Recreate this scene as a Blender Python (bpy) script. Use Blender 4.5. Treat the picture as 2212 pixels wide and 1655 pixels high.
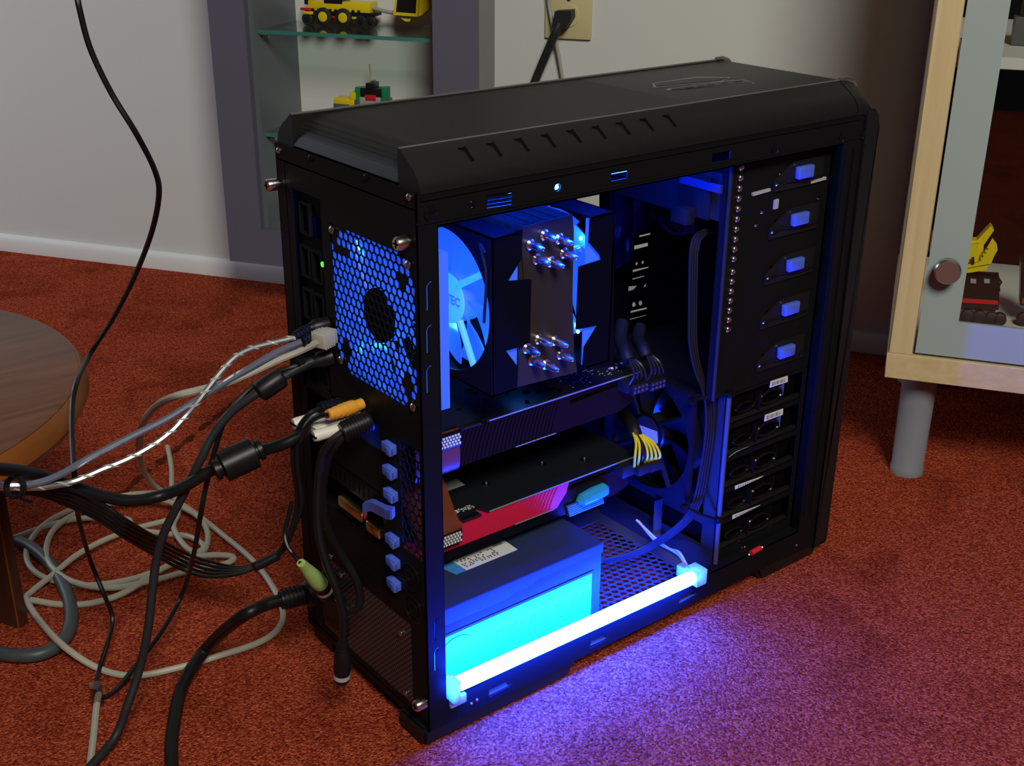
import bpy, bmesh, math, random
from math import pi, sin, cos, radians
from mathutils import Vector, Matrix
from mathutils.geometry import tessellate_polygon

random.seed(7)
for o in list(bpy.data.objects):
    bpy.data.objects.remove(o)
SC = bpy.context.scene
COL = SC.collection

# ------------------------------------------------------------------ camera
IMG_W, IMG_H = 2212, 1655
CAM = Vector((-0.44562875, -0.66801853, 0.67541365))
YAW, PITCH, ROLL, FPX = radians(51.58090874), radians(23.33638288), radians(0.44181218), 2619.143
FW = Vector((cos(YAW) * cos(PITCH), sin(YAW) * cos(PITCH), -sin(PITCH)))
_r = Vector((sin(YAW), -cos(YAW), 0.0))
_u = _r.cross(FW)
RT = _r * cos(ROLL) + _u * sin(ROLL)
UP = _u * cos(ROLL) - _r * sin(ROLL)
cam_data = bpy.data.cameras.new('camera')
cam_data.sensor_fit = 'HORIZONTAL'
cam_data.sensor_width = 36.0
cam_data.lens = 36.0 * FPX / IMG_W
cam_data.clip_start = 0.02
cam_data.clip_end = 50
cam = bpy.data.objects.new('camera', cam_data)
COL.objects.link(cam)
m = Matrix.Identity(4)
for i in range(3):
    m[i][0], m[i][1], m[i][2], m[i][3] = RT[i], UP[i], -FW[i], CAM[i]
cam.matrix_world = m
SC.camera = cam

# room frame: a runs right along the back wall, b points into the wall (b = 0 at the wall face), z up
WANG, WDIST = radians(33.65874), 1.0411
NW = Vector((cos(WANG), sin(WANG), 0))
TW = Vector((-sin(WANG), cos(WANG), 0))
RM = Matrix.Translation(NW * WDIST) @ Matrix.Rotation(WANG - pi / 2, 4, 'Z')

# ------------------------------------------------------------------ world, lamps, exposure
world = bpy.data.worlds.new('room_fill')
SC.world = world
world.use_nodes = True
bg = world.node_tree.nodes['Background']
bg.inputs['Color'].default_value = (0.72, 0.80, 1.0, 1)
bg.inputs['Strength'].default_value = 0.022
SC.view_settings.view_transform = 'Standard'
SC.view_settings.look = 'None'
SC.view_settings.exposure = 0.0
SC.view_settings.gamma = 1.0
SC.view_settings.use_curve_mapping = False
SC.cycles.max_bounces = 5
SC.cycles.adaptive_threshold = 0.02
SC.cycles.diffuse_bounces = 3
SC.cycles.glossy_bounces = 3
SC.cycles.transparent_max_bounces = 8
SC.cycles.caustics_reflective = False
SC.cycles.caustics_refractive = False
SC.cycles.sample_clamp_indirect = 4.0

def area_lamp(name, pos, target, size, power, color):
    d = bpy.data.lights.new(name, 'AREA')
    d.shape = 'DISK'
    d.size = size
    d.energy = power
    d.color = color
    o = bpy.data.objects.new(name, d)
    COL.objects.link(o)
    o.location = pos
    o.rotation_euler = (Vector(target) - Vector(pos)).to_track_quat('-Z', 'Y').to_euler()
    return o

area_lamp('room_lamp', RM @ Vector((1.10, -2.60, 2.20)), RM @ Vector((-0.1, -0.3, 0.15)), 0.85, 60.0, (1.0, 0.965, 0.84))
# bluish fill light added at the left, its source unseen
area_lamp('left_fill', RM @ Vector((-2.2, -0.55, 0.90)), RM @ Vector((-0.8, 0.0, 0.30)), 0.5, 7.5, (0.76, 0.85, 1.0))
TUBE_STRENGTH = 600.0
BLUE = (0.0025, 0.032, 1.0)

# ------------------------------------------------------------------ helpers
def px(u, v, ax, val):
    """point of the place seen at photo pixel (u, v) that lies in the plane axis=val"""
    d = FW + RT * ((u - IMG_W / 2) / FPX) + UP * ((IMG_H / 2 - v) / FPX)
    i = 'xyz'.index(ax)
    return CAM + d * ((val - CAM[i]) / d[i])

def rpx(u, v, off):
    """room-frame point at distance off in front of the back wall"""
    d = FW + RT * ((u - IMG_W / 2) / FPX) + UP * ((IMG_H / 2 - v) / FPX)
    q = CAM + d * ((WDIST - off - NW.dot(CAM)) / NW.dot(d))
    return RM.inverted() @ q

ELOC = {}
def thing(name, label, cat, loc=(0, 0, 0), group=None):
    o = bpy.data.objects.new(name, None)
    o.empty_display_size = 0.02
    COL.objects.link(o)
    o.location = loc
    ELOC[o] = Vector(loc)
    o['label'] = label
    o['category'] = cat
    if group:
        o['group'] = group
    return o

def tag(o, label, cat, group=None, kind=None):
    o['label'] = label
    o['category'] = cat
    if group:
        o['group'] = group
    if kind:
        o['kind'] = kind
    return o

def link(name, me, parent=None):
    o = bpy.data.objects.new(name, me)
    COL.objects.link(o)
    ELOC[o] = Vector((0, 0, 0))
    if parent is not None:
        o.parent = parent
        o.matrix_parent_inverse = Matrix.Translation(-ELOC[parent])
        ELOC[o] = Vector((0, 0, 0))
    return o

class B:
    """collects shapes into one mesh"""
    def __init__(self):
        self.bm = bmesh.new()
    def add(self, verts, faces, M=None):
        vs = [self.bm.verts.new((M @ Vector(v)) if M else v) for v in verts]
        for f in faces:
            try:
                self.bm.faces.new([vs[i] for i in f])
            except ValueError:
                pass
        return self
    def box(self, x0, x1, y0, y1, z0, z1, bev=0.0, M=None, seg=2):
        if bev <= 0:
            v = [(x0, y0, z0), (x1, y0, z0), (x1, y1, z0), (x0, y1, z0), (x0, y0, z1), (x1, y0, z1), (x1, y1, z1), (x0, y1, z1)]
            return self.add(v, [(0, 3, 2, 1), (4, 5, 6, 7), (0, 1, 5, 4), (1, 2, 6, 5), (2, 3, 7, 6), (3, 0, 4, 7)], M)
        t = bmesh.new()
        bmesh.ops.create_cube(t, size=1)
        for q in t.verts:
            q.co = Vector(((x0 + x1) / 2 + q.co.x * (x1 - x0), (y0 + y1) / 2 + q.co.y * (y1 - y0), (z0 + z1) / 2 + q.co.z * (z1 - z0)))
        bmesh.ops.bevel(t, geom=t.edges[:], offset=bev, segments=seg, affect='EDGES', profile=0.5)
        return self.merge(t, M)
    def merge(self, t, M=None):
        t.verts.index_update()
        self.add([q.co.copy() for q in t.verts], [[q.index for q in f.verts] for f in t.faces], M)
        t.free()
        return self
    def cyl(self, p0, p1, r0, r1=None, n=16, cap=True):
        r1 = r0 if r1 is None else r1
        p0, p1 = Vector(p0), Vector(p1)
        q = (p1 - p0).to_track_quat('Z', 'Y').to_matrix()
        v, f = [], []
        for p, r in ((p0, r0), (p1, r1)):
            for i in range(n):
                a = 2 * pi * i / n
                v.append(p + q @ Vector((r * cos(a), r * sin(a), 0)))
        for i in range(n):
            j = (i + 1) % n
            f.append((i, j, n + j, n + i))
        if cap:
            f.append(tuple(range(n))[::-1])
            f.append(tuple(range(n, 2 * n)))
        return self.add(v, f)
    def lathe(self, p0, p1, prof, n=20):
        """prof: (fraction along p0->p1, radius)"""
        p0, p1 = Vector(p0), Vector(p1)
        q = (p1 - p0).to_track_quat('Z', 'Y').to_matrix()
        v, f = [], []
        for t, r in prof:
            c = p0.lerp(p1, t)
            for i in range(n):
                a = 2 * pi * i / n
                v.append(c + q @ Vector((r * cos(a), r * sin(a), 0)))
        for k in range(len(prof) - 1):
            for i in range(n):
                j = (i + 1) % n
                f.append((k * n + i, k * n + j, (k + 1) * n + j, (k + 1) * n + i))
        f.append(tuple(range(n))[::-1])
        f.append(tuple(range((len(prof) - 1) * n, len(prof) * n)))
        return self.add(v, f)
    def tube(self, pts, r, n=8, closed=False):
        pts = [Vector(p) for p in pts]
        v, f = [], []
        N = len(pts)
        nrm = None
        for i, p in enumerate(pts):
            t = (pts[min(i + 1, N - 1)] - pts[max(i - 1, 0)])
            if closed:
                t = pts[(i + 1) % N] - pts[i - 1]
            t.normalize()
            if nrm is None:
                nrm = t.orthogonal().normalized()
            nrm = (nrm - t * nrm.dot(t))
            nrm = nrm.normalized() if nrm.length > 1e-6 else t.orthogonal().normalized()
            bn = t.cross(nrm)
            rr = r[i] if isinstance(r, (list, tuple)) else r
            for k in range(n):
                a = 2 * pi * k / n
                v.append(p + (nrm * cos(a) + bn * sin(a)) * rr)
        for i in range(N if closed else N - 1):
            for k in range(n):
                l = (k + 1) % n
                i2 = (i + 1) % N
                f.append((i * n + k, i * n + l, i2 * n + l, i2 * n + k))
        if not closed:
            f.append(tuple(range(n))[::-1])
            f.append(tuple(range((N - 1) * n, N * n)))
        return self.add(v, f)
    def plate(self, outer, holes, ax, d0, d1, M=None):
        """flat plate of thickness d0..d1 along axis ax, outline and holes in the two other axes"""
        loops = [outer] + list(holes)
        flat = [p for l in loops for p in l]
        tris = tessellate_polygon([[Vector((p[0], p[1], 0)) for p in l] for l in loops])
        def P(p, d):
            return {'x': (d, p[0], p[1]), 'y': (p[0], d, p[1]), 'z': (p[0], p[1], d)}[ax]
        n = len(flat)
        v = [P(p, d0) for p in flat] + [P(p, d1) for p in flat]
        f = []
        for t in tris:
            f.append((t[0], t[1], t[2]))
            f.append((t[2] + n, t[1] + n, t[0] + n))
        k = 0
        for l in loops:
            for i in range(len(l)):
                j = (i + 1) % len(l)
                f.append((k + i, k + j, n + k + j, n + k + i))
            k += len(l)
        return self.add(v, f, M)
    def hexgrid(self, a0, a1, b0, b1, p, hole, ax, d0, d1, filled=lambda a, b: False, inside=lambda a, b: True):
        """honeycomb sheet: pointy hexes of pitch p; hole = open radius fraction"""
        R = p / math.sqrt(3)
        def P(a, b, d):
            return {'x': (d, a, b), 'y': (a, d, b), 'z': (a, b, d)}[ax]
        rows = int((b1 - b0) / (1.5 * R)) + 1
        for j in range(rows):
            for i in range(int((a1 - a0) / p) + 1):
                a = a0 + p * (i + 0.5 * (j % 2))
                b = b0 + 1.5 * R * j
                if not inside(a, b):
                    continue
                O = [(a + R * sin(k * pi / 3), b + R * cos(k * pi / 3)) for k in range(6)]
                if filled(a, b):
                    self.add([P(x, y, d0) for x, y in O] + [P(x, y, d1) for x, y in O], [(0, 1, 2, 3, 4, 5), (11, 10, 9, 8, 7, 6)])
                    continue
                I = [(a + R * hole * sin(k * pi / 3), b + R * hole * cos(k * pi / 3)) for k in range(6)]
                v = [P(x, y, d0) for x, y in O] + [P(x, y, d0) for x, y in I] + [P(x, y, d1) for x, y in I]
                f = []
                for k in range(6):
                    l = (k + 1) % 6
                    f.append((k, l, 6 + l, 6 + k))
                    f.append((6 + k, 6 + l, 12 + l, 12 + k))
                self.add(v, f)
        return self
    def mesh(self, name, mat, smooth=True, M=None):
        bm = self.bm
        if M:
            bm.transform(M)
        bmesh.ops.recalc_face_normals(bm, faces=bm.faces[:])
        me = bpy.data.meshes.new(name)
        bm.to_mesh(me)
        bm.free()
        for mt in (mat if isinstance(mat, (list, tuple)) else [mat]):
            me.materials.append(mt)
        if smooth:
            me.shade_smooth()
            me.set_sharp_from_angle(angle=radians(38))
        return me
    def obj(self, name, mat, parent=None, smooth=True, M=None):
        return link(name, self.mesh(name, mat, smooth, M), parent)

def rect(a0, a1, b0, b1):
    return [(a0, b0), (a1, b0), (a1, b1), (a0, b1)]

def circ(a, b, r, n=16, rb=None):
    rb = rb or r
    return [(a + r * cos(2 * pi * i / n), b + rb * sin(2 * pi * i / n)) for i in range(n)]

def crom(pts, k=8, closed=False):
    pts = [Vector(p) for p in pts]
    N = len(pts)
    out = []
    for i in range(N if closed else N - 1):
        if closed:
            p0, p1, p2, p3 = pts[i - 1], pts[i], pts[(i + 1) % N], pts[(i + 2) % N]
        else:
            p1, p2 = pts[i], pts[i + 1]
            p0 = pts[i - 1] if i else p1 * 2 - p2
            p3 = pts[i + 2] if i + 2 < N else p2 * 2 - p1
        for j in range(k):
            t = j / k
            out.append(0.5 * ((2 * p1) + (p2 - p0) * t + (2 * p0 - 5 * p1 + 4 * p2 - p3) * t * t + (3 * p1 - p0 - 3 * p2 + p3) * t ** 3))
    if not closed:
        out.append(pts[-1])
    return out

def text_mesh(name, s, size, mat, M, parent=None, extrude=0.0002):
    c = bpy.data.curves.new('t', 'FONT')
    c.body = s
    c.size = size
    c.extrude = extrude
    c.align_x = 'CENTER'
    c.align_y = 'CENTER'
    c.resolution_u = 2
    c.offset = size * 0.025
    t = bpy.data.objects.new('t', c)
    COL.objects.link(t)
    bpy.context.view_layer.update()
    me = bpy.data.meshes.new_from_object(t)
    bpy.data.objects.remove(t)
    bpy.data.curves.remove(c)
    me.name = name
    me.transform(M)
    me.materials.clear()
    me.materials.append(mat)
    return link(name, me, parent)

def frame(o, xa, ya):
    """matrix with origin o, x axis xa and y axis ya (text reads along xa, ya is up)"""
    xa, ya = Vector(xa).normalized(), Vector(ya).normalized()
    za = xa.cross(ya)
    q = Matrix.Identity(4)
    for i in range(3):
        q[i][0], q[i][1], q[i][2], q[i][3] = xa[i], ya[i], za[i], o[i]
    return q

# ------------------------------------------------------------------ materials
def mat(name, col, rough=0.5, metal=0.0, spec=0.5, em=None, ems=0.0, trans=0.0, ior=1.45, alpha=1.0, coat=0.0):
    mt = bpy.data.materials.new(name)
    mt.use_nodes = True
    p = mt.node_tree.nodes['Principled BSDF']
    p.inputs['Base Color'].default_value = (*col, 1)
    p.inputs['Roughness'].default_value = rough
    p.inputs['Metallic'].default_value = metal
    p.inputs['Specular IOR Level'].default_value = spec
    p.inputs['Transmission Weight'].default_value = trans
    p.inputs['IOR'].default_value = ior
    p.inputs['Alpha'].default_value = alpha
    p.inputs['Coat Weight'].default_value = coat
    if em:
        p.inputs['Emission Color'].default_value = (*em, 1)
        p.inputs['Emission Strength'].default_value = ems
    return mt

def N(mt, t, **kw):
    n = mt.node_tree.nodes.new(t)
    for k, v in kw.items():
        if hasattr(n, k) and not k[0].isupper():
            setattr(n, k, v)
        else:
            n.inputs[k].default_value = v
    return n

def L(mt, a, ao, b, bi):
    mt.node_tree.links.new(a.outputs[ao], b.inputs[bi])

def ramp(mt, stops):
    n = mt.node_tree.nodes.new('ShaderNodeValToRGB')
    e = n.color_ramp.elements
    while len(e) < len(stops):
        e.new(0.5)
    for q, (p, c) in zip(e, stops):
        q.position = p
        q.color = (*c, 1)
    return n

def grained(name, c0, c1, rough, scale, stretch, bump=0.05, coat=0.0, rot=(0, 0, 0)):
    mt = mat(name, c0, rough, coat=coat)
    p = mt.node_tree.nodes['Principled BSDF']
    tc = N(mt, 'ShaderNodeTexCoord')
    mp = N(mt, 'ShaderNodeMapping')
    mp.inputs['Scale'].default_value = stretch
    mp.inputs['Rotation'].default_value = rot
    L(mt, tc, 'Object', mp, 'Vector')
    nz = N(mt, 'ShaderNodeTexNoise', Scale=scale, Detail=6.0, Roughness=0.62, Distortion=0.4)
    L(mt, mp, 'Vector', nz, 'Vector')
    rp = ramp(mt, [(0.32, c0), (0.68, c1)])
    L(mt, nz, 'Fac', rp, 'Fac')
    L(mt, rp, 'Color', p, 'Base Color')
    bp = N(mt, 'ShaderNodeBump', Strength=bump, Distance=0.001)
    L(mt, nz, 'Fac', bp, 'Height')
    L(mt, bp, 'Normal', p, 'Normal')
    return mt

def rough_bump(mt, scale, strength, dist=0.0005):
    p = mt.node_tree.nodes['Principled BSDF']
    tc = N(mt, 'ShaderNodeTexCoord')
    nz = N(mt, 'ShaderNodeTexNoise', Scale=scale, Detail=3.0)
    L(mt, tc, 'Object', nz, 'Vector')
    bp = N(mt, 'ShaderNodeBump', Strength=strength, Distance=dist)
    L(mt, nz, 'Fac', bp, 'Height')
    L(mt, bp, 'Normal', p, 'Normal')
    return mt

M = {}
M['black_paint'] = rough_bump(mat('black_paint', (0.0075, 0.0075, 0.0085), 0.42, spec=0.07), 1500, 0.10)
M['black_plastic'] = rough_bump(mat('black_plastic', (0.010, 0.010, 0.010), 0.46, spec=0.28), 2500, 0.25)
M['matte_black'] = mat('matte_black', (0.003, 0.003, 0.003), 0.6, spec=0.05)
M['gloss_black'] = mat('gloss_black', (0.005, 0.005, 0.006), 0.16, spec=0.3)
M['rubber'] = mat('black_rubber', (0.007, 0.007, 0.008), 0.40, spec=0.35)
M['rubber_soft'] = mat('charcoal_rubber', (0.020, 0.020, 0.023), 0.5, spec=0.35)
M['grey_rubber'] = mat('grey_rubber', (0.050, 0.060, 0.065), 0.45)
M['nickel'] = mat('brushed_nickel', (0.040, 0.036, 0.025), 0.40, 0.35)
M['chrome'] = mat('chrome', (0.80, 0.75, 0.66), 0.22, 1.0)
M['steel'] = mat('zinc_steel', (0.55, 0.53, 0.50), 0.3, 1.0)
M['gold'] = mat('gold_contact', (0.85, 0.62, 0.25), 0.25, 1.0)
M['clip_blue'] = mat('blue_clip_plastic', (0.085, 0.15, 0.72), 0.38)
M['psu_paint'] = rough_bump(mat('psu_blue_glow_paint', (0.026, 0.036, 0.090), 0.45, spec=0.12), 900, 0.12)  # blue of the tube glow put into the grey paint
M['psu_panel'] = mat('psu_cyan_lit_panel', (0.02, 0.50, 0.30), 0.4)  # the tube's cyan glow is put into the panel colour
M['white_sticker'] = mat('white_sticker', (0.72, 0.72, 0.70), 0.45)
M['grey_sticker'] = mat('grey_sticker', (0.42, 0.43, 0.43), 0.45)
M['sticker_blue'] = mat('sticker_blue', (0.05, 0.25, 0.62), 0.45)
M['ink'] = mat('black_ink', (0.01, 0.01, 0.012), 0.6)
M['ink_grey'] = mat('grey_ink', (0.015, 0.20, 0.20), 0.5)
M['red_plastic'] = mat('red_shroud_plastic', (0.60, 0.015, 0.065), 0.32)
M['red'] = mat('red_plastic', (0.65, 0.02, 0.02), 0.35)
M['pcb'] = mat('black_circuit_board', (0.010, 0.011, 0.014), 0.32)
M['ribbon'] = mat('amber_ribbon', (0.13, 0.030, 0.010), 0.4, spec=0.3)
M['yellow_wire'] = mat('yellow_wire', (0.78, 0.62, 0.03), 0.35)
M['black_wire'] = mat('black_wire', (0.015, 0.015, 0.017), 0.32)
M['white_wire'] = mat('white_wire', (0.62, 0.66, 0.70), 0.4)
M['beige_cable'] = mat('beige_cable', (0.40, 0.38, 0.31), 0.42)
M['beige_plug'] = mat('beige_plug', (0.42, 0.40, 0.33), 0.5)
M['ivory'] = mat('ivory_plastic', (0.72, 0.69, 0.60), 0.45)
M['orange'] = mat('orange_plastic', (0.78, 0.36, 0.035), 0.42)
M['green'] = mat('lime_green_plastic', (0.30, 0.46, 0.14), 0.45)
M['clear_jacket'] = mat('silver_braid', (0.42, 0.42, 0.42), 0.28, 0.85)
M['blue_jacket'] = mat('smoky_blue_jacket', (0.22, 0.24, 0.33), 0.22, 0.5)
M['clear_plug'] = None
M['wall'] = rough_bump(mat('wall_paint', (0.63, 0.65, 0.645), 0.75), 60, 0.06, 0.002)
M['baseboard'] = mat('baseboard_paint', (0.72, 0.72, 0.72), 0.45)
M['ivory_plate'] = mat('almond_plastic', (0.60, 0.54, 0.30), 0.42)
M['grey_cord'] = mat('grey_cord', (0.36, 0.35, 0.31), 0.5)
M['grey_laminate'] = mat('slate_laminate', (0.115, 0.115, 0.165), 0.42)
M['grey_side'] = mat('grey_edge_laminate', (0.26, 0.26, 0.27), 0.45)
M['inner_grey'] = mat('inner_slate', (0.13, 0.145, 0.17), 0.35)
M['cab_white'] = mat('white_back_panel', (0.74, 0.74, 0.72), 0.6)
M['leg_grey'] = mat('satin_grey_paint', (0.22, 0.23, 0.27), 0.42)
M['knob_metal'] = mat('brushed_aluminium', (0.52, 0.50, 0.48), 0.32, 1.0)
M['frost'] = mat('frosted_glass', (0.36, 0.44, 0.44), 0.38)
M['frost_edge'] = mat('dark_door_gap', (0.03, 0.03, 0.035), 0.5)
M['shelf_white'] = mat('pale_shelf_laminate', (0.68, 0.67, 0.62), 0.5)
M['toy_yellow'] = mat('toy_yellow', (0.82, 0.62, 0.015), 0.28)
M['toy_red'] = mat('toy_red', (0.60, 0.02, 0.025), 0.28)
M['toy_black'] = mat('toy_black', (0.012, 0.012, 0.012), 0.28)
M['toy_green'] = mat('toy_green', (0.01, 0.26, 0.10), 0.28)
M['toy_grey'] = mat('toy_grey', (0.36, 0.36, 0.35), 0.3)
M['toy_dark'] = mat('toy_dark_grey', (0.10, 0.10, 0.10), 0.35)
M['tyre'] = mat('toy_tyre', (0.015, 0.015, 0.016), 0.6)
M['toy_tan'] = mat('toy_tan', (0.52, 0.44, 0.16), 0.4)

def led(name, col, s):
    return mat(name, (0.02, 0.02, 0.02), 0.4, em=col, ems=s)
M['tube_glow'] = led('tube_glow', BLUE, TUBE_STRENGTH)
M['led_blue'] = led('led_blue', (0.02, 0.25, 1.0), 60)
M['led_green'] = led('led_green', (0.10, 1.0, 0.05), 1.6)

def facing(mt, base=0.04, top=0.75):
    """mirror share of a thin sheet, the same from both sides"""
    lw = N(mt, 'ShaderNodeLayerWeight', Blend=0.5)
    pw = N(mt, 'ShaderNodeMath', operation='POWER')
    pw.inputs[1].default_value = 4.0
    L(mt, lw, 'Facing', pw, 0)
    ma = N(mt, 'ShaderNodeMath', operation='MULTIPLY_ADD')
    ma.inputs[1].default_value = top
    ma.inputs[2].default_value = base
    L(mt, pw, 0, ma, 0)
    return ma

def translucent(name, col, rough=0.3, frac=0.5, glow=0.0):
    mt = bpy.data.materials.new(name)
    mt.use_nodes = True
    nt = mt.node_tree
    out = nt.nodes['Material Output']
    nt.nodes.remove(nt.nodes['Principled BSDF'])
    d = N(mt, 'ShaderNodeBsdfDiffuse', Color=(*col, 1))
    t = N(mt, 'ShaderNodeBsdfTranslucent', Color=(*col, 1))
    g = N(mt, 'ShaderNodeBsdfGlossy', Color=(0.9, 0.9, 0.9, 1), Roughness=rough)
    m1 = N(mt, 'ShaderNodeMixShader', Fac=frac)
    m2 = N(mt, 'ShaderNodeMixShader')
    fr = facing(mt)
    L(mt, d, 0, m1, 1)
    L(mt, t, 0, m1, 2)
    L(mt, fr, 0, m2, 0)
    L(mt, m1, 0, m2, 1)
    L(mt, g, 0, m2, 2)
    if glow:                                   # emission put in for the lamp light spread through the acrylic
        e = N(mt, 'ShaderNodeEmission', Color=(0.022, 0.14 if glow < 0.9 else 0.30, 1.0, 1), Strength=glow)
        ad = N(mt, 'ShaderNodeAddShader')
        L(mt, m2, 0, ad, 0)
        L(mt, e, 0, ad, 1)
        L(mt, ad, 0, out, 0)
    else:
        L(mt, m2, 0, out, 0)
    return mt
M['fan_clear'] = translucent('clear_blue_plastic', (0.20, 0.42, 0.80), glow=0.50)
M['fan_bright'] = translucent('glow_plastic', (0.30, 0.50, 0.80), 0.15, glow=0.95)
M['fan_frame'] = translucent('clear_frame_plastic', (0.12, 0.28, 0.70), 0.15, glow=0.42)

def pane(name, tint, ior=1.5):
    mt = bpy.data.materials.new(name)
    mt.use_nodes = True
    nt = mt.node_tree
    out = nt.nodes['Material Output']
    nt.nodes.remove(nt.nodes['Principled BSDF'])
    t = N(mt, 'ShaderNodeBsdfTransparent', Color=(*tint, 1))
    g = N(mt, 'ShaderNodeBsdfGlossy', Color=(1, 1, 1, 1), Roughness=0.02)
    mx = N(mt, 'ShaderNodeMixShader')
    fr = facing(mt)
    L(mt, fr, 0, mx, 0)
    L(mt, t, 0, mx, 1)
    L(mt, g, 0, mx, 2)
    L(mt, mx, 0, out, 0)
    return mt
M['pane'] = pane('clear_glass', (0.95, 0.97, 0.96), 1.28)
M['shelf_glass'] = pane('green_shelf_glass', (0.84, 0.93, 0.90))
M['clear_plug'] = pane('clear_plug_plastic', (0.72, 0.66, 0.62))
M['glass_edge'] = mat('green_glass_edge', (0.05, 0.22, 0.19), 0.2)

M['walnut'] = grained('walnut_top', (0.085, 0.028, 0.013), (0.19, 0.070, 0.032), 0.34, 6.0, (1.0, 7.0, 1.0), 0.03, rot=(0, 0, 0.5))
M['amber_wood'] = grained('amber_edge', (0.20, 0.058, 0.010), (0.27, 0.085, 0.014), 0.38, 8.0, (1, 1, 6.0), 0.03)
M['leg_wood'] = grained('table_leg_wood', (0.050, 0.018, 0.009), (0.085, 0.030, 0.014), 0.4, 9.0, (4.0, 4.0, 0.6), 0.03)
M['birch'] = grained('birch_post', (0.60, 0.46, 0.24), (0.70, 0.56, 0.33), 0.45, 7.0, (14.0, 14.0, 0.5), 0.02)
M['birch_h'] = grained('birch_rail', (0.60, 0.46, 0.24), (0.70, 0.56, 0.33), 0.45, 7.0, (0.6, 12.0, 14.0), 0.02, rot=(0, 0, -(WANG - pi / 2)))

# ------------------------------------------------------------------ carpet
def carpet_material():
    mt = mat('rust_carpet', (0.4, 0.07, 0.02), 0.95, spec=0.0)
    p = mt.node_tree.nodes['Principled BSDF']
    tc = N(mt, 'ShaderNodeTexCoord')
    tuft = N(mt, 'ShaderNodeTexVoronoi', feature='F1', Scale=560.0, Randomness=1.0)
    wob = N(mt, 'ShaderNodeTexNoise', Scale=330.0, Detail=3.0, Roughness=0.65)
    mid = N(mt, 'ShaderNodeTexNoise', Scale=9.0, Detail=4.0, Roughness=0.6, Distortion=0.6)
    for q in (tuft, wob, mid):
        L(mt, tc, 'Object', q, 'Vector')
    sepc = N(mt, 'ShaderNodeSeparateColor')
    L(mt, tuft, 'Color', sepc, 'Color')
    fine = N(mt, 'ShaderNodeMix', data_type='FLOAT')
    fine.inputs['Factor'].default_value = 0.55
    L(mt, sepc, 'Red', fine, 'A')
    L(mt, wob, 'Fac', fine, 'B')
    r1 = ramp(mt, [(0.20, (0.12, 0.012, 0.007)), (0.50, (0.33, 0.049, 0.023)), (0.82, (0.64, 0.140, 0.062))])
    L(mt, fine, 'Result', r1, 'Fac')
    r2 = ramp(mt, [(0.33, (0.58, 0.52, 0.50)), (0.52, (1, 1, 1))])
    L(mt, mid, 'Fac', r2, 'Fac')
    mx = N(mt, 'ShaderNodeMix', data_type='RGBA', blend_type='MULTIPLY')
    mx.inputs['Factor'].default_value = 0.75
    L(mt, r1, 'Color', mx, 'A')
    L(mt, r2, 'Color', mx, 'B')
    # old scorch line on the carpet beside the table
    A, Bp = px(185, 1130, 'z', 0), px(535, 845, 'z', 0)
    dirv = (Bp - A).normalized()
    ln = (Bp - A).length
    nv = Vector((-dirv.y, dirv.x, 0))
    sub = N(mt, 'ShaderNodeVectorMath', operation='SUBTRACT')
    sub.inputs[1].default_value = A
    L(mt, tc, 'Object', sub, 0)
    d1 = N(mt, 'ShaderNodeVectorMath', operation='DOT_PRODUCT')
    d1.inputs[1].default_value = nv
    L(mt, sub, 0, d1, 0)
    d2 = N(mt, 'ShaderNodeVectorMath', operation='DOT_PRODUCT')
    d2.inputs[1].default_value = dirv
    L(mt, sub, 0, d2, 0)
    ab = N(mt, 'ShaderNodeMath', operation='ABSOLUTE')
    L(mt, d1, 'Value', ab, 0)
    spot = N(mt, 'ShaderNodeTexNoise', Scale=70.0, Detail=2.0)
    L(mt, tc, 'Object', spot, 'Vector')
    w = N(mt, 'ShaderNodeMath', operation='MULTIPLY_ADD')
    w.inputs[1].default_value = 0.022
    w.inputs[2].default_value = -0.0075
    L(mt, spot, 'Fac', w, 0)
    lt = N(mt, 'ShaderNodeMath', operation='LESS_THAN')
    L(mt, ab, 0, lt, 0)
    L(mt, w, 0, lt, 1)
    g1 = N(mt, 'ShaderNodeMath', operation='GREATER_THAN')
    g1.inputs[1].default_value = 0.0
    L(mt, d2, 'Value', g1, 0)
    l2 = N(mt, 'ShaderNodeMath', operation='LESS_THAN')
    l2.inputs[1].default_value = ln
    L(mt, d2, 'Value', l2, 0)
    mm = N(mt, 'ShaderNodeMath', operation='MULTIPLY')
    L(mt, g1, 0, mm, 0)
    L(mt, l2, 0, mm, 1)
    mm2 = N(mt, 'ShaderNodeMath', operation='MULTIPLY')
    L(mt, mm, 0, mm2, 0)
    L(mt, lt, 0, mm2, 1)
    mm3 = N(mt, 'ShaderNodeMath', operation='MULTIPLY')
    mm3.inputs[1].default_value = 0.8
    L(mt, mm2, 0, mm3, 0)
    mx2 = N(mt, 'ShaderNodeMix', data_type='RGBA')
    L(mt, mm3, 0, mx2, 'Factor')
    L(mt, mx, 'Result', mx2, 'A')
    mx2.inputs['B'].default_value = (0.035, 0.012, 0.006, 1)
    L(mt, mx2, 'Result', p, 'Base Color')
    inv = N(mt, 'ShaderNodeMath', operation='SUBTRACT')
    inv.inputs[0].default_value = 1.0
    L(mt, tuft, 'Distance', inv, 1)
    bp = N(mt, 'ShaderNodeBump', Strength=0.8, Distance=0.0022)
    L(mt, inv, 0, bp, 'Height')
    L(mt, bp, 'Normal', p, 'Normal')
    p.inputs['Sheen Weight'].default_value = 0.0
    p.inputs['Sheen Roughness'].default_value = 0.5
    return mt
M['carpet'] = carpet_material()

def struct(o, label=None):
    o['kind'] = 'structure'
    if label:
        o['label'] = label
    return o

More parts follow.
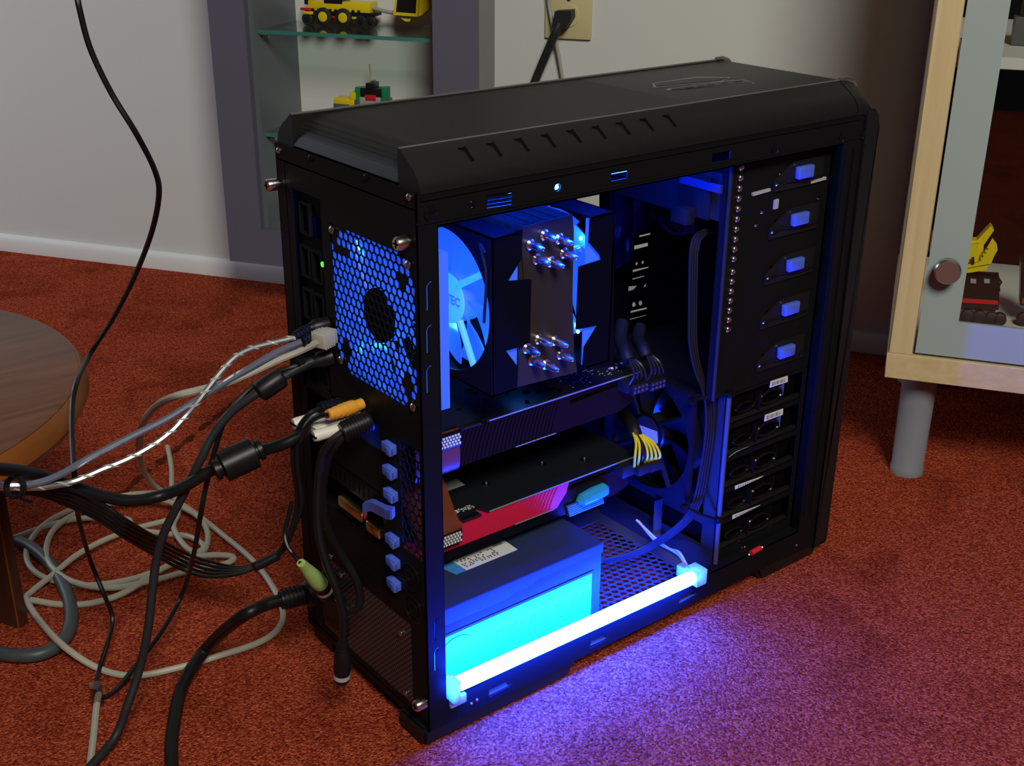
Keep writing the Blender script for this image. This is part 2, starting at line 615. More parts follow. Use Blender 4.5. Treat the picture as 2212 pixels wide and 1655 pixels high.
struct(B().box(-2.2, 1.4, -3.0, 0.05, -0.02, 0.0).obj('floor', M['carpet'], M=RM), 'rust orange pile carpet with a dark scorch line')
struct(B().box(-2.2, 1.4, 0.0, 0.05, 0.0, 2.4).obj('wall_back', M['wall'], M=RM), 'plain off-white painted wall')
bb = B().plate([(0, 0), (-0.012, 0), (-0.012, 0.020), (-0.009, 0.026), (0, 0.030)], [], 'x', -2.2, 1.4)
struct(bb.obj('baseboard_back', M['baseboard'], M=RM), 'low white painted baseboard along the wall')

# ------------------------------------------------------------------ wall outlet with plug and cords
o0 = Vector((-0.183, 0, 0.485))
t = thing('wall_outlet', 'almond duplex outlet plate on the back wall', 'outlet', RM @ o0)
pl = B().box(-0.219, -0.1485, -0.006, 0.0, 0.4335, 0.5465, 0.002).obj('cover_plate', M['ivory_plate'], t, M=RM)
for z in (0.467, 0.513):
    B().lathe((-0.183, -0.0045, z), (-0.183, -0.0075, z), [(0, 0.0165), (0.8, 0.0165), (1, 0.0158)], 24).obj('socket_face', M['ivory_plate'], t, M=RM)
B().lathe((-0.183, -0.005, 0.490), (-0.183, -0.0075, 0.490), [(0, 0.0032), (0.7, 0.0032), (1, 0.002)], 12).obj('screw', M['steel'], t, M=RM)
cordt = thing('power_plug', 'black right-angle power plug and cord in the wall outlet', 'plug', RM @ Vector((-0.186, -0.02, 0.462)))
bm = B().plate([(-0.197, 0.475), (-0.173, 0.477), (-0.172, 0.466), (-0.180, 0.452), (-0.194, 0.448), (-0.200, 0.458)], [], 'y', -0.030, -0.008)
bm.obj('plug_body', M['rubber_soft'], cordt, M=RM)
pts = [rpx(1213, 40, 0.022), rpx(1200, 70, 0.028), rpx(1185, 105, 0.026), rpx(1168, 145, 0.022), rpx(1150, 190, 0.02), rpx(1128, 250, 0.02), rpx(1105, 330, 0.02)]
pts[-1].z = max(pts[-1].z, 0.2)
B().tube(crom(pts, 6), 0.0062, 10).obj('cord', M['rubber_soft'], cordt, M=RM)
pts = [rpx(1183, -30, 0.012), rpx(1186, 10, 0.012), rpx(1192, 45, 0.014), rpx(1201, 90, 0.012), rpx(1212, 150, 0.01), rpx(1222, 220, 0.01), rpx(1228, 330, 0.01)]
c = B().tube(crom(pts, 6), 0.0028, 8).obj('wall_cable', M['grey_cord'], M=RM)
tag(c, 'thin grey cable hanging on the wall behind the black plug', 'cable')

# ------------------------------------------------------------------ grey wall cabinet with glass shelves
gF = -0.17                      # front plane
gL, gR, gZ0, gZ1 = -0.6835, -0.270, 0.089, 1.05
iL, iR, iZ0 = -0.624, -0.332, 0.146
t = thing('display_cabinet', 'slate grey wall cabinet with glass shelves holding toy vehicles', 'cabinet', RM @ Vector(((gL + gR) / 2, -0.085, gZ0)))
B().plate(rect(gL, gR, gZ0, gZ1), [rect(iL, iR, iZ0, 0.99)], 'y', gF, gF + 0.018).obj('front_frame', M['grey_laminate'], t, M=RM)
B().box(gR - 0.016, gR, gF + 0.018, -0.085, gZ0, gZ1).obj('side_panel', M['grey_side'], t, M=RM)
B().box(gL, gL + 0.016, gF + 0.018, -0.001, gZ0, gZ1).obj('side_panel', M['grey_laminate'], t, M=RM)
B().box(iL - 0.010, iL, gF + 0.018, -0.012, iZ0, 0.99).obj('inner_side', M['inner_grey'], t, M=RM)
B().box(iR, iR + 0.010, gF + 0.018, -0.012, iZ0, 0.99).obj('inner_side', M['inner_grey'], t, M=RM)
B().box(gL + 0.016, -0.306, gF + 0.018, -0.001, gZ0, gZ0 + 0.016).obj('bottom_panel', M['grey_laminate'], t, M=RM)
B().box(iL - 0.010, iR + 0.010, -0.012, -0.002, iZ0 - 0.03, 0.99).obj('back_panel', M['cab_white'], t, M=RM)
B().box(iL, iR, gF + 0.018, -0.012, iZ0 - 0.01, iZ0).obj('inner_floor', M['inner_grey'], t, M=RM)
B().box(iL - 0.01, iL + 0.008, gF + 0.012, gF + 0.020, iZ0, 0.99).obj('edge_strip', M['inner_grey'], t, M=RM)
shelf_z = [0.437, 0.285]
for z in shelf_z:
    s = B().box(iL, iR, gF + 0.035, -0.012, z, z + 0.005).obj('glass_shelf', M['shelf_glass'], t, M=RM)
    B().box(iL, iR, gF + 0.034, gF + 0.0352, z - 0.0002, z + 0.0052).obj('shelf_edge', M['glass_edge'], s, M=RM)
    for yy in (gF + 0.05, -0.03):
        B().cyl((iL, yy, z - 0.005), (iL + 0.010, yy, z - 0.005), 0.004, n=10).obj('shelf_pin', M['steel'], t, M=RM)
        B().cyl((iR, yy, z - 0.005), (iR - 0.010, yy, z - 0.005), 0.004, n=10).obj('shelf_pin', M['steel'], t, M=RM)

# ------------------------------------------------------------------ birch cabinet on the right
wF = -0.44
wL, wZ0 = 0.3216, 0.137
wR = 0.95
t = thing('glass_door_cabinet', 'birch cabinet with frosted-edge glass door on grey metal legs', 'cabinet', RM @ Vector((0.6, -0.24, 0)))
B().box(wL, wL + 0.0262, wF, -0.04, wZ0 + 0.030, 1.3, 0.001, seg=1).obj('side_panel', M['birch'], t, M=RM)
B().box(wL - 0.001, wR, wF - 0.0015, -0.04, wZ0, wZ0 + 0.030, 0.001, seg=1).obj('bottom_panel', M['birch_h'], t, M=RM)
B().box(wR, wR + 0.0262, wF, -0.04, wZ0 + 0.030, 1.3).obj('side_panel', M['birch'], t, M=RM)
B().box(wL, wR + 0.0262, wF, -0.04, 1.3, 1.33).obj('top_panel', M['birch_h'], t, M=RM)
B().box(wL + 0.02, wR, -0.05, -0.045, wZ0 + 0.03, 1.3).obj('back_panel', M['matte_black'], t, M=RM)
B().box(wL + 0.0262, wR, wF + 0.03, -0.05, 0.480, 0.4925, 0.001, seg=1).obj('shelf', M['shelf_white'], t, M=RM)
B().box(wL + 0.0262, wR, wF + 0.012, -0.05, wZ0 + 0.030, wZ0 + 0.0315).obj('inner_floor', M['shelf_white'], t, M=RM)
for a in (wL + 0.040, wR - 0.02):
    for b in (wF + 0.048, -0.10):
        lg = B().lathe((a, b, wZ0), (a, b, 0.0), [(0, 0.020), (0.05, 0.020), (0.93, 0.0185), (0.94, 0.0195), (1, 0.0195)], 28).obj('leg', M['leg_grey'], t, M=RM)
dx0, dx1, dz0, dz1 = wL + 0.0285, 0.74, wZ0 + 0.0335, 1.28
ox0, oz0 = 0.3905, 0.2115
door = B().plate(rect(dx0, dx1, dz0, dz1), [rect(ox0, dx1 - 0.040, oz0, dz1 - 0.04)], 'y', wF + 0.001, wF + 0.006).obj('door', M['frost'], t, M=RM)
B().box(ox0, dx1 - 0.040, wF + 0.0022, wF + 0.0048, oz0, dz1 - 0.04).obj('pane', M['pane'], door, M=RM)
kx, kz = 0.3703, 0.2734
B().lathe((kx, wF + 0.001, kz), (kx, wF - 0.020, kz), [(0, 0.006), (0.35, 0.006), (0.45, 0.0125), (0.55, 0.0138), (0.92, 0.0138), (1.0, 0.0124)], 32).obj('knob', M['knob_metal'], door, M=RM)
B().lathe((kx, wF - 0.0201, kz), (kx, wF - 0.0206, kz), [(0, 0.0122), (1, 0.0120)], 32).obj('knob_face', mat('knob_face', (0.30, 0.20, 0.18), 0.35, 0.6), door, M=RM)
for z in (0.50, 0.30):
    B().box(dx0 - 0.0012, dx0 + 0.002, wF + 0.002, wF + 0.012, z - 0.012, z + 0.012).obj('hinge', M['steel'], t, M=RM)

# ------------------------------------------------------------------ low round table
tc_, tr_, th_ = Vector((-0.3668, 0.4589, 0.0)), 0.2637, 0.25
t = thing('round_table', 'low round walnut side table with amber rounded edge', 'table', tc_)
prof = [(0.0, tr_ - 0.030), (0.25, tr_ - 0.006), (0.55, tr_ + 0.002), (0.85, tr_ + 0.001), (1.0, tr_ - 0.003)]
B().lathe(tc_ + Vector((0, 0, th_ - 0.040)), tc_ + Vector((0, 0, th_ - 0.0005)), prof, 96).obj('table_edge', M['amber_wood'], t)
B().lathe(tc_ + Vector((0, 0, th_ - 0.010)), tc_ + Vector((0, 0, th_ + 0.0015)), [(0, tr_ - 0.004), (0.9, tr_ - 0.004), (1, tr_ - 0.006)], 96).obj('table_top', M['walnut'], t)
fa, fb = px(41, 1360, 'z', 0), px(62, 1346, 'z', 0)
dv = (fb - fa).normalized()
nv_ = Vector((-dv.y, dv.x, 0))
for k_, (o_, w_) in enumerate(((fa, 0.20), (fa + nv_ * 0.10 - dv * 0.30, 0.20))):
    Q = Matrix.Identity(4)
    for i in range(3):
        Q[i][0], Q[i][1], Q[i][3] = dv[i], nv_[i], o_[i]
    B().box(0.0, 0.0120, 0.0, w_, 0.0, th_ - 0.03, 0.0008, Q).obj('leg_panel', M['leg_wood'], t)
    B().box(-0.0004, 0.0006, -0.0004, 0.0006, 0.0, th_ - 0.03, 0, Q).obj('leg_edge', M['amber_wood'], t)

# ================================================================== the computer case
W = 0.1985
CASE = thing('computer_case', 'black tower computer case with its side panel removed, standing on the carpet', 'computer case', (0.25, 0.10, 0))
BP, PL = M['black_paint'], M['black_plastic']
CW = mat('dark_cage_paint', (0.022, 0.022, 0.024), 0.45, spec=0.2)
FP = mat('tube_lit_paint', (0.065, 0.065, 0.070), 0.5, spec=0.2)  # chassis paint made lighter where the tube light falls

def screw(p, ax, r, parent, mt=None, name='screw', depth=0.002):
    """domed screw head with a cross slot"""
    p = Vector(p)
    d = Vector(ax)
    b = B().lathe(p, p + d * depth, [(0, r), (0.35, r), (0.8, r * 0.72), (1.0, r * 0.35)], 12)
    return b.obj(name, mt or M['steel'], parent)

# ---- rear panel
fc = (0.0615, 0.3620)                      # rear fan centre (y, z)
holes = [rect(0.0045, 0.1185, 0.3035, 0.4215), rect(0.131, 0.176, 0.268, 0.437), rect(0.058, 0.172, 0.131, 0.2745),
         rect(0.0035, 0.0305, 0.178, 0.272), rect(0.022, 0.168, 0.030, 0.110)]
B().plate(rect(0, W, 0.017, 0.4695), holes, 'x', 0.0, 0.0012).obj('rear_panel', BP, CASE)
def ffill(a, b):
    dy, dz = abs(a - fc[0]), abs(b - fc[1])
    if dy + dz > 0.098:
        return True
    return abs(dy - 0.043) + abs(dz - 0.040) < 0.0085
B().hexgrid(0.0035, 0.122, 0.3030, 0.4230, 0.0072, 0.83, 'x', 0.0007, 0.0016, ffill).obj('fan_grille', BP, CASE)
B().hexgrid(0.0035, 0.0325, 0.1785, 0.2725, 0.0078, 0.80, 'x', 0.0007, 0.0014).obj('vent_grille', BP, CASE)
for y, z in ((0.1152, 0.4165), (0.0113, 0.4156), (0.1116, 0.311), (0.0098, 0.3068)):
    screw((0, y, z), (-1, 0, 0), 0.0033, CASE)
for u, v in ((602.7, 325), (884, 426), (672, 341), (792, 382)):
    screw(px(u, v, 'x', 0), (-1, 0, 0), 0.0027, CASE, M['steel'] if u in (602.7, 884) else M['gloss_black'])
def thumb(y, z):
    b = B()
    prof = [(0, 0.0030), (0.12, 0.0030), (0.14, 0.0050), (0.9, 0.0050), (1.0, 0.0042)]
    b.lathe((0, y, z), (-0.0105, y, z), prof, 22)
    o = b.obj('thumbscrew', M['chrome'], CASE)
    B().box(-0.0109, -0.0104, y - 0.0032, y + 0.0032, z - 0.0005, z + 0.0005).obj('slot', M['matte_black'], o)
    B().box(-0.0109, -0.0104, y - 0.0005, y + 0.0005, z - 0.0032, z + 0.0032).obj('slot', M['matte_black'], o)
thumb(0.0105, 0.4325)
thumb(0.0040, 0.0455)
thumb(0.1975, 0.4357)
# knock-out discs for tubing
for y, z in ((0.0205, 0.1560), (0.0175, 0.1275)):
    b = B().plate(circ(y, z, 0.0125, 28), [circ(y, z, 0.0113, 28)], 'x', -0.0010, 0.0)
    b.obj('knockout_ring', M['gloss_black'], CASE)
    B().plate(circ(y, z, 0.0060, 20), [circ(y, z, 0.0052, 20)], 'x', -0.0008, 0.0).obj('knockout_ring', M['gloss_black'], CASE)
# slot covers and clips
slot_z = [0.2630 - 0.02032 * i for i in range(7)]
for i, z in enumerate(slot_z):
    if i in (0, 1, 4, 5):
        continue
    b = B().plate(rect(0.0585, 0.1715, z - 0.0090, z + 0.0090), [rect(0.066 + 0.0075 * k, 0.0685 + 0.0075 * k, z - 0.006, z + 0.006) for k in range(13)], 'x', 0.002, 0.003)
    b.obj('slot_cover', BP, CASE)
def clip_shape():
    b = B()
    b.box(-0.0058, 0.0, -0.0066, 0.0066, -0.0046, 0.0034, 0.0004)
    b.box(-0.0066, -0.0030, -0.0066, -0.0005, -0.0050, 0.0014, 0.0004)
    b.box(-0.0045, -0.0008, -0.0004, 0.0040, 0.0030, 0.0042, 0.0004)
    return b.mesh('slot_clip', M['clip_blue'])
cme = clip_shape()
for i, z in enumerate(slot_z):
    if i == 3:
        continue
    c = link('slot_clip', cme, CASE)
    c.location = Vector((0, 0.0410, z))
# released lever
zz = slot_z[3]
pts = [px(783, 1099, 'x', -0.004), px(800, 1095, 'x', -0.006), px(815, 1102, 'x', -0.012), px(830, 1109, 'x', -0.017), px(846, 1112, 'x', -0.021)]
b = B()
cp = crom(pts, 6)
for i in range(len(cp) - 1):
    p, q = cp[i], cp[i + 1]
    hh = 0.0042
    b.add([p + Vector((0, 0, hh)), q + Vector((0, 0, hh)), q - Vector((0, 0, hh)), p - Vector((0, 0, hh)),
           p + Vector((0.005, 0.003, hh)), q + Vector((0.005, 0.003, hh)), q + Vector((0.005, 0.003, -hh)), p + Vector((0.005, 0.003, -hh))],
          [(0, 1, 2, 3), (7, 6, 5, 4), (0, 4, 5, 1), (3, 2, 6, 7), (0, 3, 7, 4), (1, 5, 6, 2)])
lv = b.obj('slot_clip', M['clip_blue'], CASE, smooth=False)
lv['label'] = 'blue slot clip swung open'
for k in range(5):
    q = cp[len(cp) - 2 - k]
    B().box(q.x - 0.0007, q.x + 0.0002, q.y - 0.001, q.y + 0.0002, q.z - 0.0041, q.z + 0.0041).obj('grip_rib', M['clip_blue'], lv)
# rear I/O shield
io = B().plate(rect(0.1305, 0.1765, 0.2675, 0.4375), [rect(0.136, 0.150, 0.402, 0.420), rect(0.136, 0.166, 0.300, 0.315)], 'x', 0.004, 0.0048).obj('io_shield', M['matte_black'], CASE)
for z0, z1, y0, y1 in ((0.402, 0.428, 0.152, 0.168), (0.366, 0.392, 0.137, 0.152), (0.366, 0.392, 0.156, 0.170), (0.330, 0.356, 0.137, 0.152), (0.330, 0.356, 0.156, 0.170), (0.275, 0.296, 0.137, 0.170)):
    B().plate(rect(y0, y1, z0, z1), [rect(y0 + 0.0015, y1 - 0.0015, z0 + 0.0015, z1 - 0.0015)], 'x', 0.001, 0.004).obj('port', M['black_paint'], io)
g = px(698, 571, 'x', 0.0015)
B().plate(circ(g.y, g.z, 0.0022, 10), [circ(g.y, g.z, 0.0013, 10)], 'x', 0.0005, 0.0015).obj('status_light', M['led_green'], CASE)

# ---- near side frame, with the slots of the panel catches
def nib_slot(x0, x1, z0, z1):
    return [(x0, z0), (x1 + 0.004, z0 + 0.001), (x1 + 0.0045, z0 + 0.0035), (x1, z0 + 0.0035), (x1 - 0.0015, z1), (x0 + 0.001, z1)]
def jslot(x, z, h):
    w = 0.0013
    o = [(x, z - h), (x + w, z - h)]
    for k in range(0, 7):
        a = pi - k * pi / 12
        o.append((x + 0.0050 + (0.0050 - w) * cos(a), z - 0.0055 + (0.0050 - w) * sin(a)))
    for k in range(6, -1, -1):
        a = pi - k * pi / 12
        o.append((x + 0.0050 + 0.0050 * cos(a), z - 0.0055 + 0.0050 * sin(a)))
    return o
holes = [rect(0.0175, 0.463, 0.042, 0.4425)]
for (u0, v0, u1, v1) in ((1055, 1508, 1098, 1474), (1274, 1402, 1310, 1372), (1466, 1306, 1500, 1280)):
    a, c2 = px(u0, v0, 'y', 0), px(u1, v1, 'y', 0)
    holes.append(nib_slot(a.x, c2.x, a.z, c2.z + 0.0015))
for u, v in ((921, 608), (921, 702), (921, 790), (938, 1335), (938, 1402)):
    p = px(u, v, 'y', 0)
    holes.append(jslot(p.x, p.z, 0.022))
lp = px(1205, 405, 'y', 0)
holes.append(circ(lp.x, lp.z, 0.0030, 14))
a, c2 = px(1320, 392, 'y', 0), px(1356, 372, 'y', 0)
holes.append(rect(a.x, c2.x, a.z, c2.z + 0.002))
a, c2 = px(1538, 352, 'y', 0), px(1578, 330, 'y', 0)
holes.append(rect(a.x, c2.x, a.z, c2.z + 0.002))
for k in range(4):
    a = px(1052, 424 + 8 * k, 'y', 0)
    e = px(1106, 416 + 8 * k, 'y', 0)
    holes.append([(a.x, a.z - 0.0007), (e.x, e.z - 0.0007), (e.x, e.z + 0.0007), (a.x, a.z + 0.0007)])
B().plate(rect(0, 0.49, 0.017, 0.4685), holes, 'y', 0.0, 0.0011).obj('side_frame', BP, CASE)
B().box(0.0175, 0.463, 0.0, 0.013, 0.4425, 0.4435).obj('frame_lip', BP, CASE)
B().box(0.0175, 0.463, 0.0, 0.011, 0.0412, 0.0420).obj('frame_lip', BP, CASE)
B().box(0.0172, 0.0180, 0.0, 0.0022, 0.042, 0.4425).obj('frame_lip', BP, CASE)
B().plate([(0.0, 0.4460), (0.49, 0.4450), (0.49, 0.4470), (0.0, 0.4478)], [], 'y', -0.0006, 0.0).obj('rail_crease', BP, CASE)
B().plate([(0.004, 0.4628), (0.48, 0.4628), (0.48, 0.4650), (0.004, 0.4650)], [], 'y', -0.0012, 0.0).obj('rail_crease', BP, CASE)
for u, v, r in ((930, 462, 0.0055), (1020, 440, 0.0030), (1675, 322, 0.0048), (1818, 298, 0.0042), (1863, 292, 0.0042)):
    p = px(u, v, 'y', 0)
    B().lathe((p.x, 0.0, p.z), (p.x, -0.0016, p.z), [(0, r), (0.5, r), (1, r * 0.75)], 18).obj('rivet', M['gloss_black'], CASE)
for u, v in ((1030, 1512), (1018, 1520), (1790, 1145), (1720, 1178)):
    p = px(u, v, 'y', 0)
    B().lathe((p.x, 0.0, p.z), (p.x, -0.0012, p.z), [(0, 0.0015), (0.5, 0.0015), (1, 0.0009)], 10).obj('rivet', M['steel'], CASE)
# glowing bead added in the rail hole for the tube's bright spot
B().lathe((lp.x, 0.0075, lp.z), (lp.x, 0.0, lp.z), [(0, 0.0024), (0.6, 0.0024), (0.9, 0.0016), (1, 0.0006)], 12).obj('tube_spot', M['led_blue'], CASE)
for u, v in ((890, 572), (880, 572)):
    pass
screw(px(880, 573, 'x', 0), (-1, 0, 0), 0.0030, CASE)

# ---- far side frame, motherboard tray, floor, roof, front wall
B().plate(rect(0, 0.49, 0.017, 0.4685), [rect(0.0175, 0.463, 0.035, 0.4425)], 'y', W - 0.0011, W).obj('far_side_frame', BP, CASE)
B().box(0.0, 0.49, 0.0011, W - 0.0011, 0.4560, 0.4572).obj('roof_panel', BP, CASE)
fl = B().plate(rect(0.0, 0.49, 0.0011, W - 0.0011), [rect(0.212, 0.334, 0.020, 0.165)], 'z', 0.0235, 0.0247).obj('floor_panel', FP, CASE)
B().hexgrid(0.209, 0.338, 0.016, 0.168, 0.0085, 0.72, 'z', 0.0235, 0.0242).obj('floor_grille', FP, CASE)
B().box(0.4745, 0.4757, 0.0011, W - 0.0011, 0.024, 0.456).obj('front_wall', BP, CASE)
TY = 0.1840
th = [circ(*[(q.x, q.z) for q in [px(1376, 570, 'y', TY)]][0], 0.0019, 12), circ(*[(q.x, q.z) for q in [px(1389, 567, 'y', TY)]][0], 0.0019, 12)]
def quad_hole(*pts):
    return [(q.x, q.z) for q in [px(u, v, 'y', TY) for u, v in pts]]
th.append(quad_hole((1370, 540), (1401, 532), (1401, 524), (1370, 531)))
th.append(quad_hole((1381, 513), (1406, 507), (1406, 503), (1381, 509)))
th.append(quad_hole((1367, 589), (1402, 579), (1402, 576), (1367, 583)))
th.append(quad_hole((1366, 605), (1393, 598), (1393, 595), (1366, 602)))
th.append(quad_hole((1357, 630), (1370, 626), (1378, 617), (1358, 619)))
th.append(quad_hole((1388, 622), (1397, 619), (1397, 611)))
th.append([(q.x, q.z) for q in [px(1370 + 4.5 * cos(a), 658 + 5.5 * sin(a), 'y', TY) for a in [k * pi / 5 for k in range(10)]]])
th.append([(q.x, q.z) for q in [px(1384 + 4.5 * cos(a), 655 + 5.5 * sin(a), 'y', TY) for a in [k * pi / 5 for k in range(10)]]])
th.append(quad_hole((1362, 677), (1398, 668), (1398, 664), (1362, 672)))
th.append(quad_hole((1361, 692), (1397, 682), (1397, 680), (1361, 689)))
for v in (612, 628, 648, 667):
    th.append(quad_hole((1322, v), (1325, v - 1), (1325, v - 6), (1322, v - 5)))
th.append(quad_hole((1246, 449), (1296, 466), (1296, 420), (1246, 430)))
B().plate(rect(0.0, 0.474, 0.025, 0.4555), th, 'y', TY, TY + 0.0010).obj('motherboard_tray', M['matte_black'], CASE)

# ---- feet
def foot(x0, x1, y0, y1, flip=False):
    s = 0.012
    b = B()
    v = [(x0, y0, 0.0), (x1 - s, y0, 0.0), (x1 - s, y1, 0.0), (x0, y1, 0.0), (x0 - 0.002, y0 - 0.002, 0.019), (x1, y0 - 0.002, 0.019), (x1, y1, 0.019), (x0 - 0.002, y1, 0.019)]
    if flip:
        v = [(x0 + s, y0, 0.0), (x1, y0, 0.0), (x1, y1, 0.0), (x0 + s, y1, 0.0), (x0, y0 - 0.002, 0.019), (x1 + 0.002, y0 - 0.002, 0.019), (x1 + 0.002, y1, 0.019), (x0, y1, 0.019)]
    b.add(v, [(0, 3, 2, 1), (4, 5, 6, 7), (0, 1, 5, 4), (1, 2, 6, 5), (2, 3, 7, 6), (3, 0, 4, 7)])
    bmesh.ops.bevel(b.bm, geom=b.bm.edges[:], offset=0.003, segments=2, affect='EDGES')
    b.obj('foot', PL, CASE)
foot(-0.003, 0.165, 0.003, 0.040)
foot(0.402, 0.498, 0.003, 0.040, True)
foot(0.004, 0.105, W - 0.040, W - 0.001)
foot(0.402, 0.498, W - 0.040, W - 0.001, True)

# ---- top cover: two rails, curved mesh, smooth front part
prof = [(0.0255, 0.4690), (0.0255, 0.4935), (0.0233, 0.4944), (0.0215, 0.4938), (0.0162, 0.4896), (0.0107, 0.4860), (0.0053, 0.4818), (0.0010, 0.4762), (-0.0008, 0.4710), (-0.0006, 0.4672), (0.004, 0.4660)]
B().plate(prof, [], 'x', 0.003, 0.4765).obj('top_rail', PL, CASE)
B().plate([(W - y, z) for y, z in prof], [], 'x', 0.003, 0.4765).obj('top_rail', PL, CASE)
# bright bead along the inner edge of each rail
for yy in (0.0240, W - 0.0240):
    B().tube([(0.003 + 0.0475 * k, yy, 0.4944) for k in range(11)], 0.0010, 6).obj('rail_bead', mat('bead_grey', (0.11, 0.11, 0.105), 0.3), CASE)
mz = [(0.003, 0.4705), (0.0050, 0.4760), (0.0085, 0.4820), (0.014, 0.4870), (0.022, 0.4902), (0.034, 0.4922), (0.055, 0.4930), (0.12, 0.4932), (0.295, 0.4932)]
b = B()
vs, fs = [], []
for i, (x, z) in enumerate(mz):
    vs += [(x, 0.0250, z), (x, W - 0.0250, z)]
    if i:
        k = 2 * i
        fs.append((k - 2, k - 1, k + 1, k))
b.add(vs, fs)
def mesh_material():
    mt = mat('perforated_black_mesh', (0.02, 0.02, 0.02), 0.5, spec=0.18)
    p = mt.node_tree.nodes['Principled BSDF']
    tc = N(mt, 'ShaderNodeTexCoord')
    mp = N(mt, 'ShaderNodeMapping')
    mp.inputs['Scale'].default_value = (420, 420, 420)
    mp.inputs['Rotation'].default_value = (0, 0, 0.0)
    L(mt, tc, 'Object', mp, 'Vector')
    vo = N(mt, 'ShaderNodeTexVoronoi', feature='F1', Scale=1.0, Randomness=0.0)
    L(mt, mp, 'Vector', vo, 'Vector')
    rp = ramp(mt, [(0.30, (0.004, 0.004, 0.004)), (0.42, (0.015, 0.015, 0.0145))])
    L(mt, vo, 'Distance', rp, 'Fac')
    L(mt, rp, 'Color', p, 'Base Color')
    bp = N(mt, 'ShaderNodeBump', Strength=0.35, Distance=0.0008)
    L(mt, rp, 'Color', bp, 'Height')
    L(mt, bp, 'Normal', p, 'Normal')
    return mt
M['mesh'] = mesh_material()
b.obj('top_mesh', M['mesh'], CASE)
M['top_plastic'] = rough_bump(mat('grey_black_plastic', (0.018, 0.017, 0.016), 0.5), 1800, 0.3)
B().box(0.295, 0.489, 0.0250, W - 0.0250, 0.4800, 0.4932, 0.001).obj('top_front_panel', M['top_plastic'], CASE)
# recessed marks in the smooth part
def mark(pts, name, mt, dz=0.0):
    q = [px(u, v, 'z', 0.4932) for u, v in pts]
    B().plate([(p.x, p.y) for p in q], [], 'z', 0.4930, 0.4934 + dz).obj(name, mt, CASE)
mark([(1408, 180), (1505, 166), (1580, 167), (1560, 176), (1412, 190)], 'port_cover', M['gloss_black'])
mark([(1414, 181), (1505, 169), (1572, 169), (1556, 174), (1418, 187)], 'port_cover', M['top_plastic'], 0.0003)
mark([(1440, 192), (1560, 176), (1605, 172), (1634, 181), (1600, 184), (1442, 196)], 'port_row', M['gloss_black'])
mark([(1450, 192), (1560, 178), (1603, 174), (1625, 180), (1600, 182), (1450, 195)], 'port_row', M['top_plastic'], 0.0003)
for u, v in ((1490, 190), (1513, 187), (1536, 184), (1565, 180), (1595, 177)):
    mark([(u - 8, v), (u + 6, v - 2), (u + 8, v), (u - 6, v + 2.5)], 'port', M['ink'], 0.0005)
# vent notches on the sloped rail face, their shade drawn as flat black plates
nb = B()
nb.add([(0.0, 0.0165, 0.4899), (0.0075, 0.0172, 0.4904), (0.0075, 0.0060, 0.4824), (0.0050, 0.0060, 0.4824), (0.0046, 0.0140, 0.4882)], [(0, 1, 2, 3, 4)])
nv_ = Vector((0, -0.6, 0.8)) * 0.0006
nm = nb
for q in nm.bm.verts:
    q.co += nv_
nme = nm.mesh('vent_notch', M['matte_black'], smooth=False)
gl = B().add([(0.0, 0.0, 0.0), (0.0018, 0.0012, 0.0010), (0.0016, 0.0018, 0.0015), (-0.0002, 0.0006, 0.0006)], [(0, 1, 2, 3)]).mesh('glint', M['steel'], smooth=False)
for k in range(9):
    x = 0.0465 + k * (0.2462 - 0.0465) / 8
    n_ = link('vent_notch', nme, CASE)
    n_.location = Vector((x, 0, 0))
    e = B().box(x + 0.0010, x + 0.0052, 0.0155, 0.0163, 0.4905, 0.4911).obj('notch_highlight', M['top_plastic'], CASE)  # small paler bar painted as the highlight at each notch
# front corner caps and bezel
def cap(sgn):
    b = B()
    pr = [(y, z) for y, z in prof]
    st = [(0.4780, 0.0), (0.487, 0.0006), (0.496, 0.0030), (0.503, 0.0080), (0.508, 0.0150)]
    v, f = [], []
    n = len(pr)
    for x, dz in st:
        for y, z in pr:
            yy = y if sgn > 0 else W - y
            v.append((x, yy, max(0.462, z - dz)))
    for i in range(len(st) - 1):
        for k in range(n):
            l = (k + 1) % n
            f.append((i * n + k, i * n + l, (i + 1) * n + l, (i + 1) * n + k))
    f.append(tuple(range(n)))
    f.append(tuple(range((len(st) - 1) * n, len(st) * n)))
    b.add(v, f)
    return b.obj('corner_cap', PL, CASE)
cap(1)
cap(-1)
for s in (0, 1):
    ys = (0.0225, 0.0245) if s == 0 else (W - 0.0245, W - 0.0225)
    B().tube([(0.4785, sum(ys) / 2, 0.4950), (0.488, sum(ys) / 2, 0.4948), (0.496, sum(ys) / 2, 0.4925), (0.503, sum(ys) / 2, 0.4875)], [0.0022, 0.0026, 0.0024, 0.0014], 8).obj('chrome_tip', M['knob_metal'], CASE)
bz = [(0.4895, 0.0120), (0.5085, 0.0120), (0.5120, 0.0170), (0.5120, 0.4560), (0.5095, 0.4650), (0.5040, 0.4700), (0.4895, 0.4720)]
b = B().plate(bz, [], 'y', -0.0020, W + 0.0020)
bmesh.ops.bevel(b.bm, geom=[e for e in b.bm.edges if abs(e.verts[0].co.y - e.verts[1].co.y) < 1e-6 and len(e.link_faces) == 2 and abs(e.link_faces[0].normal.dot(e.link_faces[1].normal)) < 0.5], offset=0.002, segments=2, affect='EDGES')
b.obj('front_bezel', PL, CASE)
B().box(0.463, 0.4895, 0.0011, 0.010, 0.0247, 0.4425).obj('front_column', M['matte_black'], CASE)
B().box(0.4663, 0.4685, -0.0015, 0.0, 0.06, 0.436).obj('column_rib', BP, CASE)
B().box(0.4780, 0.4795, -0.0015, 0.0, 0.06, 0.436).obj('column_rib', BP, CASE)

